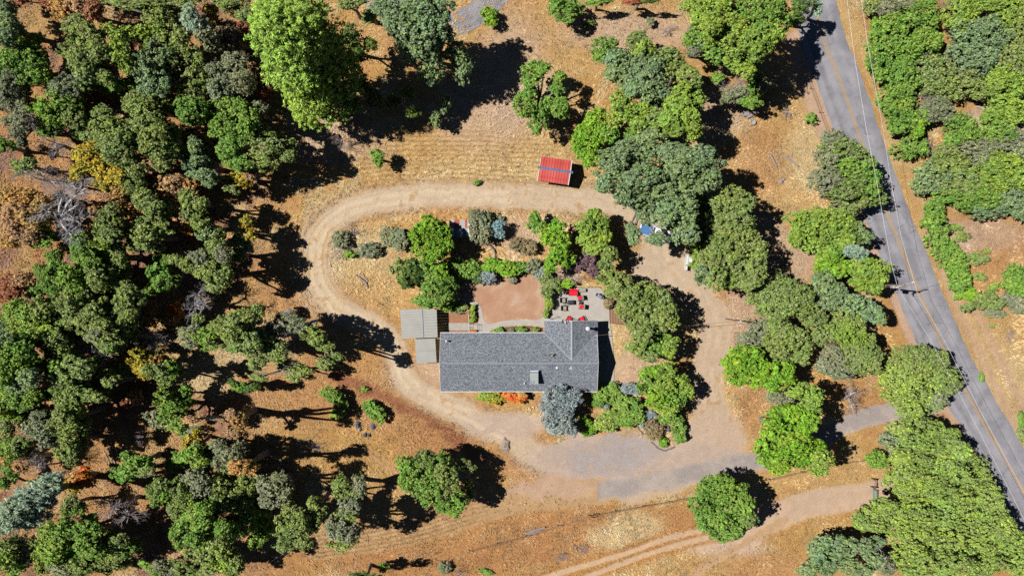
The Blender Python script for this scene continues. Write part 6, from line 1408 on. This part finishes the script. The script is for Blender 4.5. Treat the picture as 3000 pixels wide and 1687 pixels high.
T('orange','red orange shrub beside the twisted tree',4,[(520,910,24,24,None,'red'),(500,940,28,18),(440,900,24,20,None,'tan'),(425,940,26,18,None,'tan')])
T('olive','olive oak band below the domed oak, left',9,[(300,955,34,26),(330,965,38,30),(310,990,38,26),(280,985,26,20,None,'greyolive')])
T('bare','lilac grey leafless tree below the olive band',7,[(275,1020,34,28),(305,1045,34,28),(265,1005,28,20)])
T('bare','lilac grey leafless tree above the yellow oak',6,[(430,995,28,24),(458,1000,28,24),(390,985,34,16)])
T('yellow','golden yellow round oak in the left forest',6,[(405,1045,28,24),(435,1050,30,26),(420,1075,34,20),(455,1065,18,24,None,'orange')])
T('greyolive','grey green oak under the twisted tree',6,[(565,985,34,20),(605,985,30,24,None,'green'),(620,995,20,16)])
T('green','edge mass of green oak on the left, upper',10,[(20,995,34,32,None,'blue'),(55,1005,34,30),(30,1035,40,32),(70,1030,28,28)])
T('green','edge mass of green oak on the left, lower',10,[(20,1070,34,34),(60,1065,34,30,None,'bright'),(45,1100,40,30),(85,1105,34,28,None,'blue'),(15,1105,30,26)])
T('olive','brownish olive oak right of the edge mass',8,[(170,1000,30,26),(185,1025,28,24),(205,1040,28,20,None,'greyolive')])
T('olive','olive oak above the lower left shade, upper',9,[(165,1070,28,24,None,'green'),(210,1065,30,24),(235,1085,34,26),(190,1100,36,28),(265,1070,22,16)])
# spreading oak by carport shade
T('olive','spreading grey oak left of the carports, left crown',9,[(690,945,30,26),(725,930,30,26),(675,975,34,28),(715,975,36,30),(700,1010,34,26),(740,1000,28,24)])
T('greyolive','spreading grey oak left of the carports, grey top',10,[(835,935,36,24),(870,955,36,26),(825,965,40,28),(790,960,28,20,None,'bare'),(855,985,34,20,None,'bare')])
T('olive','spreading grey oak left of the carports, middle crown',10,[(765,995,36,28),(800,1015,38,28),(770,1040,40,30),(750,1065,30,20),(820,1040,28,22)])
T('olive','spreading grey oak left of the carports, right crown',10,[(915,975,32,22),(930,995,30,24),(955,1015,24,18),(985,1050,28,20),(955,1065,30,18)])
T('olive','low leafy part of the spreading oak over the meadow',7,[(850,1070,34,22,None,'greyolive'),(880,1085,34,22),(860,1105,24,14),(760,1105,26,12)])
T('dark','dark green low oak under the fallen branch',5,[(700,1132,20,13,None,'green'),(728,1138,20,12),(748,1132,15,11),(684,1125,13,10)])
# --- lower left forest
T('green','green oak mass right of the left edge, top dome',9,[(75,1140,40,30,None,'blue'),(60,1170,38,30),(105,1165,28,26,None,'lime')])
T('olive','lime oak at the left edge below the green mass',8,[(20,1185,28,34,None,'lime'),(15,1230,24,30),(50,1210,30,26,None,'lime')])
T('olive','olive oak of two domes in the lower left, upper',10,[(190,1130,38,28),(225,1150,36,28),(200,1175,38,28),(260,1160,24,18),(285,1165,18,16)])
T('olive','olive oak of two domes in the lower left, lower',10,[(215,1205,36,28,None,'lime'),(185,1225,30,28),(205,1250,32,26),(170,1245,26,24)])
T('greyolive','dusty grey teal oak in the lower left',8,[(95,1240,34,26),(120,1262,34,26),(145,1285,30,26),(110,1215,24,16)])
T('olive','low olive oak by the left meadow edge',8,[(200,1290,28,24),(190,1315,28,26),(215,1310,22,22)])
T('yellow','yellow green rounded oak above the left meadow',7,[(480,1165,28,24,None,'lime'),(500,1180,30,28,None,'lime'),(535,1170,26,26,None,'green'),(505,1210,38,30,None,'green'),(470,1225,32,30,None,'greyolive'),(520,1245,34,24,None,'lime')])
T('orange','small orange oak in the left meadow top',3,[(395,1165,24,22,None,'tan'),(370,1180,16,14,None,'rust')])
T('bare','grey dry shrub at the right meadow rim',2.4,[(415,1280,26,20),(555,1265,34,18,None,'greyolive')])
T('yellow','mustard leafed oak right of the left meadow',6,[(562,1290,24,22),(580,1310,20,18,None,'olive')])
T('green','green oak below the mustard one',7,[(560,1330,34,26),(580,1350,26,22,None,'lime'),(540,1345,28,22)]); T('green','small round green bush at the meadow rim',2.2,[(505,1367,20,16)])
T('greyolive','teal grey oak right of the mustard oak',8,[(660,1325,30,22),(680,1345,32,28),(650,1350,24,24)])
T('tan','tan shrub strip in the lower shade',3,[(680,1215,24,16),(700,1230,24,24,None,'orange'),(685,1265,22,18),(560,1230,24,12)])
T('dark','lit dark green crown above the black meadow shade',9,[(385,1365,34,24,None,'green'),(420,1355,30,24,None,'green'),(430,1380,28,14,None,'olive'),(365,1385,24,14,None,'green')])
T('orange','orange oak left of the black meadow shade',5,[(225,1405,26,22),(245,1400,24,20,None,'red'),(220,1425,22,18,None,'yellow')])
T('bare','pinkish leafless oak in the lower left',6,[(80,1340,36,28),(110,1365,28,22),(60,1360,24,20,None,'tan')],cat='tree'); T('orange','orange sprig at the lower left edge',4,[(18,1335,24,24),(40,1355,18,16,None,'red')])
T('green','green sprig below the pinkish oak',5,[(27,1372,16,26)]); T('green','green sprig at the left edge above the teal pine',5,[(10,1415,20,20)])
T('teal','tall teal pine leaning out at the lower left',20,[(160,1400,32,22,13),(132,1425,44,26,14),(100,1450,50,30,15),(70,1475,56,36,16),(110,1495,46,34,14),(35,1500,46,38,17),(75,1520,50,34,15),(20,1530,34,30,17),(140,1468,30,22,12)],base=(270,1390))
T('green','lime green oak below the teal pine',9,[(145,1555,34,28,None,'lime'),(180,1560,36,30),(165,1595,38,28,None,'lime'),(200,1535,30,22),(125,1590,24,20,None,'lime')])
T('green','green oak under the bare branches at the lower left',9,[(255,1530,28,24),(275,1550,26,26),(255,1590,34,28),(280,1605,26,24),(265,1620,30,16)])
T('lime','lime oak near the bottom left corner',8,[(130,1620,30,26),(155,1635,28,22),(25,1605,28,26,None,'olive'),(20,1640,28,26),(55,1655,28,22,None,'green')])
T('greyolive','grey green sapling near the bottom left corner',6,[(80,1590,24,22),(85,1620,26,22)])
T('green','olive green oak at the bottom edge, left of the tan patch',8,[(205,1635,32,26),(235,1660,34,24,None,'olive'),(185,1670,34,18,None,'greyolive'),(290,1655,28,18,None,'olive')])
T('bare','spread of bare branches over the lower left litter',8,[(325,1490,44,24),(375,1510,36,22),(290,1470,26,16)])
T('olive','slim olive oak right of the black meadow shade',9,[(530,1440,24,24),(535,1475,24,24),(520,1500,22,20)])
T('greyolive','grey olive oak, right of the slim olive oak',9,[(580,1395,30,24),(590,1425,32,28),(555,1410,20,18)])
T('olive','lime olive oak in the lower forest, upright',9,[(640,1420,30,26),(645,1450,32,28),(650,1480,30,26)])
T('green','green oak of the lower forest, left dome',10,[(575,1500,34,28,None,'lime'),(605,1490,26,24),(555,1530,36,30),(590,1535,36,30),(535,1560,30,28),(565,1580,30,22)])
T('green','green oak of the lower forest, right dome',10,[(655,1545,30,26),(680,1560,24,24),(625,1575,28,26),(640,1600,34,28,None,'olive')])
T('olive','olive lime oak at the bottom edge of the forest',8,[(600,1620,34,24),(655,1640,36,28,None,'lime'),(690,1650,28,24),(625,1660,36,22)])
T('olive','pale olive oak at the bottom edge beside the shade',7,[(535,1665,34,20),(570,1675,28,16),(480,1658,26,20,None,'greyolive'),(455,1672,22,12,None,'green')])
T('green','tiny bright sprig in the bottom litter',2.5,[(420,1650,20,14)])
T('orange','orange shrub at the edge of the lower forest',3.5,[(700,1370,30,22),(725,1365,20,16,None,'yellow')]); T('orange','orange tan shrub above the bottom edge oaks',2.5,[(520,1625,34,16,None,'tan'),(545,1612,22,14)])
# ---------------- dry grass tufts (nobody could count them) and leaf litter under the trees
def tufts(name, label, dens, hgt, wdt, mask, m, seed, colmul=(1.25, 1.3, 1.34), flat=1.4, blades=3):
    r = np.random.default_rng(seed); n = dens
    x = r.uniform(-82, 82, n); y = r.uniform(-47, 47, n)
    j = ((y+52)/GS).astype(int); i = ((x+90)/GS).astype(int); k = mask[j, i] > r.random(n); x, y, j, i = x[k], y[k], j[k], i[k]; n = len(x)
    c = COL[j, i]*np.array(colmul)*r.uniform(0.7, 1.3, n)[:, None]
    wind = 6.28*vnoise(x, y, 5.0, 77)*1.3
    V = []; Cc = []
    for b in range(blades):
        a = wind+r.normal(size=n)*0.6; h = hgt*r.uniform(0.5, 1.3, n); w_ = wdt*r.uniform(0.6, 1.3, n); ln = h*flat*r.uniform(0.5, 1.8, n)
        ox = r.normal(size=n)*wdt; oy = r.normal(size=n)*wdt; dx, dy = np.cos(a), np.sin(a)
        bx, by = x+ox, y+oy; z0 = np.full(n, -0.05)
        V.append(np.stack([np.stack([bx-dy*w_, by+dx*w_, z0], 1), np.stack([bx+dy*w_, by-dx*w_, z0], 1), np.stack([bx+dx*ln+dy*w_*0.3, by+dy*ln-dx*w_*0.3, h], 1), np.stack([bx+dx*ln-dy*w_*0.3, by+dy*ln+dx*w_*0.3, h], 1)], 1)); Cc.append(np.repeat(c[:, None, :], 4, 1))
    V = np.concatenate(V).reshape(-1, 3); Cc = np.concatenate(Cc).reshape(-1, 3); F = np.arange(len(V)).reshape(-1, 4)
    me = np_mesh(name, V, F, [m]); a = me.attributes.new('tint', 'FLOAT_COLOR', 'POINT'); a.data.foreach_set('color', np.hstack([Cc, np.ones((len(Cc), 1))]).astype(np.float32).ravel())
    o = link(name, me); tag(o, label, name.split('_')[-1] if '_' in name else name, kind='stuff'); return o
mg_, tg_, bg_ = mat('dry_grass', 0.9, 0.05); ta = N(tg_, 'ShaderNodeAttribute'); ta.attribute_name = 'tint'; tg_.links.new(ta.outputs['Color'], bg_.inputs['Base Color']); M['dry_grass'] = mg_
gm = GR*(~built)*(zone != 1)*(zone != 5)*(zone != 6)*(zone != 4)*(zone != 3)
gm = gm*(0.35+0.65*sstep(0.4, 0.6, n_mid))*np.where(mown > 0.5, 0.35, 1.0)
gm = np.where((Dv < 30), 0, gm); rdm = np.abs(PX0-(2690+(PY0-857)*0.41)) < 95; gm = np.where(rdm, 0, gm)
tufts('dry_grass', 'dry golden grass tufts over the open slopes', 150000, 0.18, 0.05, gm, M['dry_grass'], 5)
# pebbles and weeds of the yard
def pebbles(n, seed):
    r = np.random.default_rng(seed); x = r.uniform(-60, 60, n); y = r.uniform(-42, 20, n); j = ((y+52)/GS).astype(int); i = ((x+90)/GS).astype(int)
    k = ((zone[j, i] == 5) | ((zone[j, i] == 1) & (r.random(n) < 0.12))); x, y = x[k], y[k]; n = len(x); s_ = r.uniform(0.025, 0.075, n)
    t = r.random(n)*6.28; V = []
    for q in range(4): V.append(np.stack([x+np.cos(t+q*1.57)*s_, y+np.sin(t+q*1.57)*s_, np.full(n, -0.03)], 1))
    V.append(np.stack([x, y, s_*0.6], 1)); V = np.stack(V, 1).reshape(-1, 3); b = np.arange(n)*5
    F = np.concatenate([np.stack([b+q, b+(q+1) % 4, b+4], 1) for q in range(4)]); me = np_mesh('gravel', V, F, [M['stone']]); o = link('gravel', me); tag(o, 'loose grey stones over the yard', 'gravel', kind='stuff')
pebbles(40000, 9)
# fallen leaves and low dead brush under the left forest: shallow mounds of coloured litter faces
fm = (1-sstep(560, 880, PX))*sstep(0.42, 0.60, fbm(GX, GY, 4, 111))*(~built)
def litter_(name, label, n, mask, cols, seed, h=0.35, sz=0.12):
    r = np.random.default_rng(seed); x = r.uniform(-82, 82, n); y = r.uniform(-47, 47, n); j = ((y+52)/GS).astype(int); i = ((x+90)/GS).astype(int); k = mask[j, i] > r.random(n); x, y = x[k], y[k]; n = len(x)
    z = r.random(n)**2*h; P = np.stack([x, y, z], 1); nrm = unit(r, n)*0.5+np.array([0, 0, 1]); nrm /= np.linalg.norm(nrm, axis=1, keepdims=True)
    d = unit(r, n); d -= nrm*np.sum(d*nrm, 1, keepdims=True); d /= np.linalg.norm(d, axis=1, keepdims=True); s_ = np.cross(nrm, d); q = r.uniform(0.5, 1.3, n)[:, None]*sz
    V = np.stack([P-d*q, P+s_*q*0.6, P+d*q, P-s_*q*0.6], 1).reshape(-1, 3); F = np.arange(len(V)).reshape(-1, 4)
    ci = (vnoise(x, y, 2.6, 131)*len(cols)*1.3-0.2).clip(0, len(cols)-1).astype(int); c = np.array(cols)[ci]*r.uniform(0.6, 1.35, n)[:, None]; Cc = np.repeat(c, 4, 0)
    me = np_mesh(name, V, F, [M['dry_grass']]); a = me.attributes.new('tint', 'FLOAT_COLOR', 'POINT'); a.data.foreach_set('color', np.hstack([Cc, np.ones((len(Cc), 1))]).astype(np.float32).ravel())
    o = link(name, me); tag(o, label, 'undergrowth', kind='stuff')
litter_('undergrowth', 'rusty and tan undergrowth beneath the left forest', 260000, fm, [A(160,90,72), A(200,140,100), A(190,146,124), A(130,128,78), A(196,152,98), A(176,150,132)], 17)
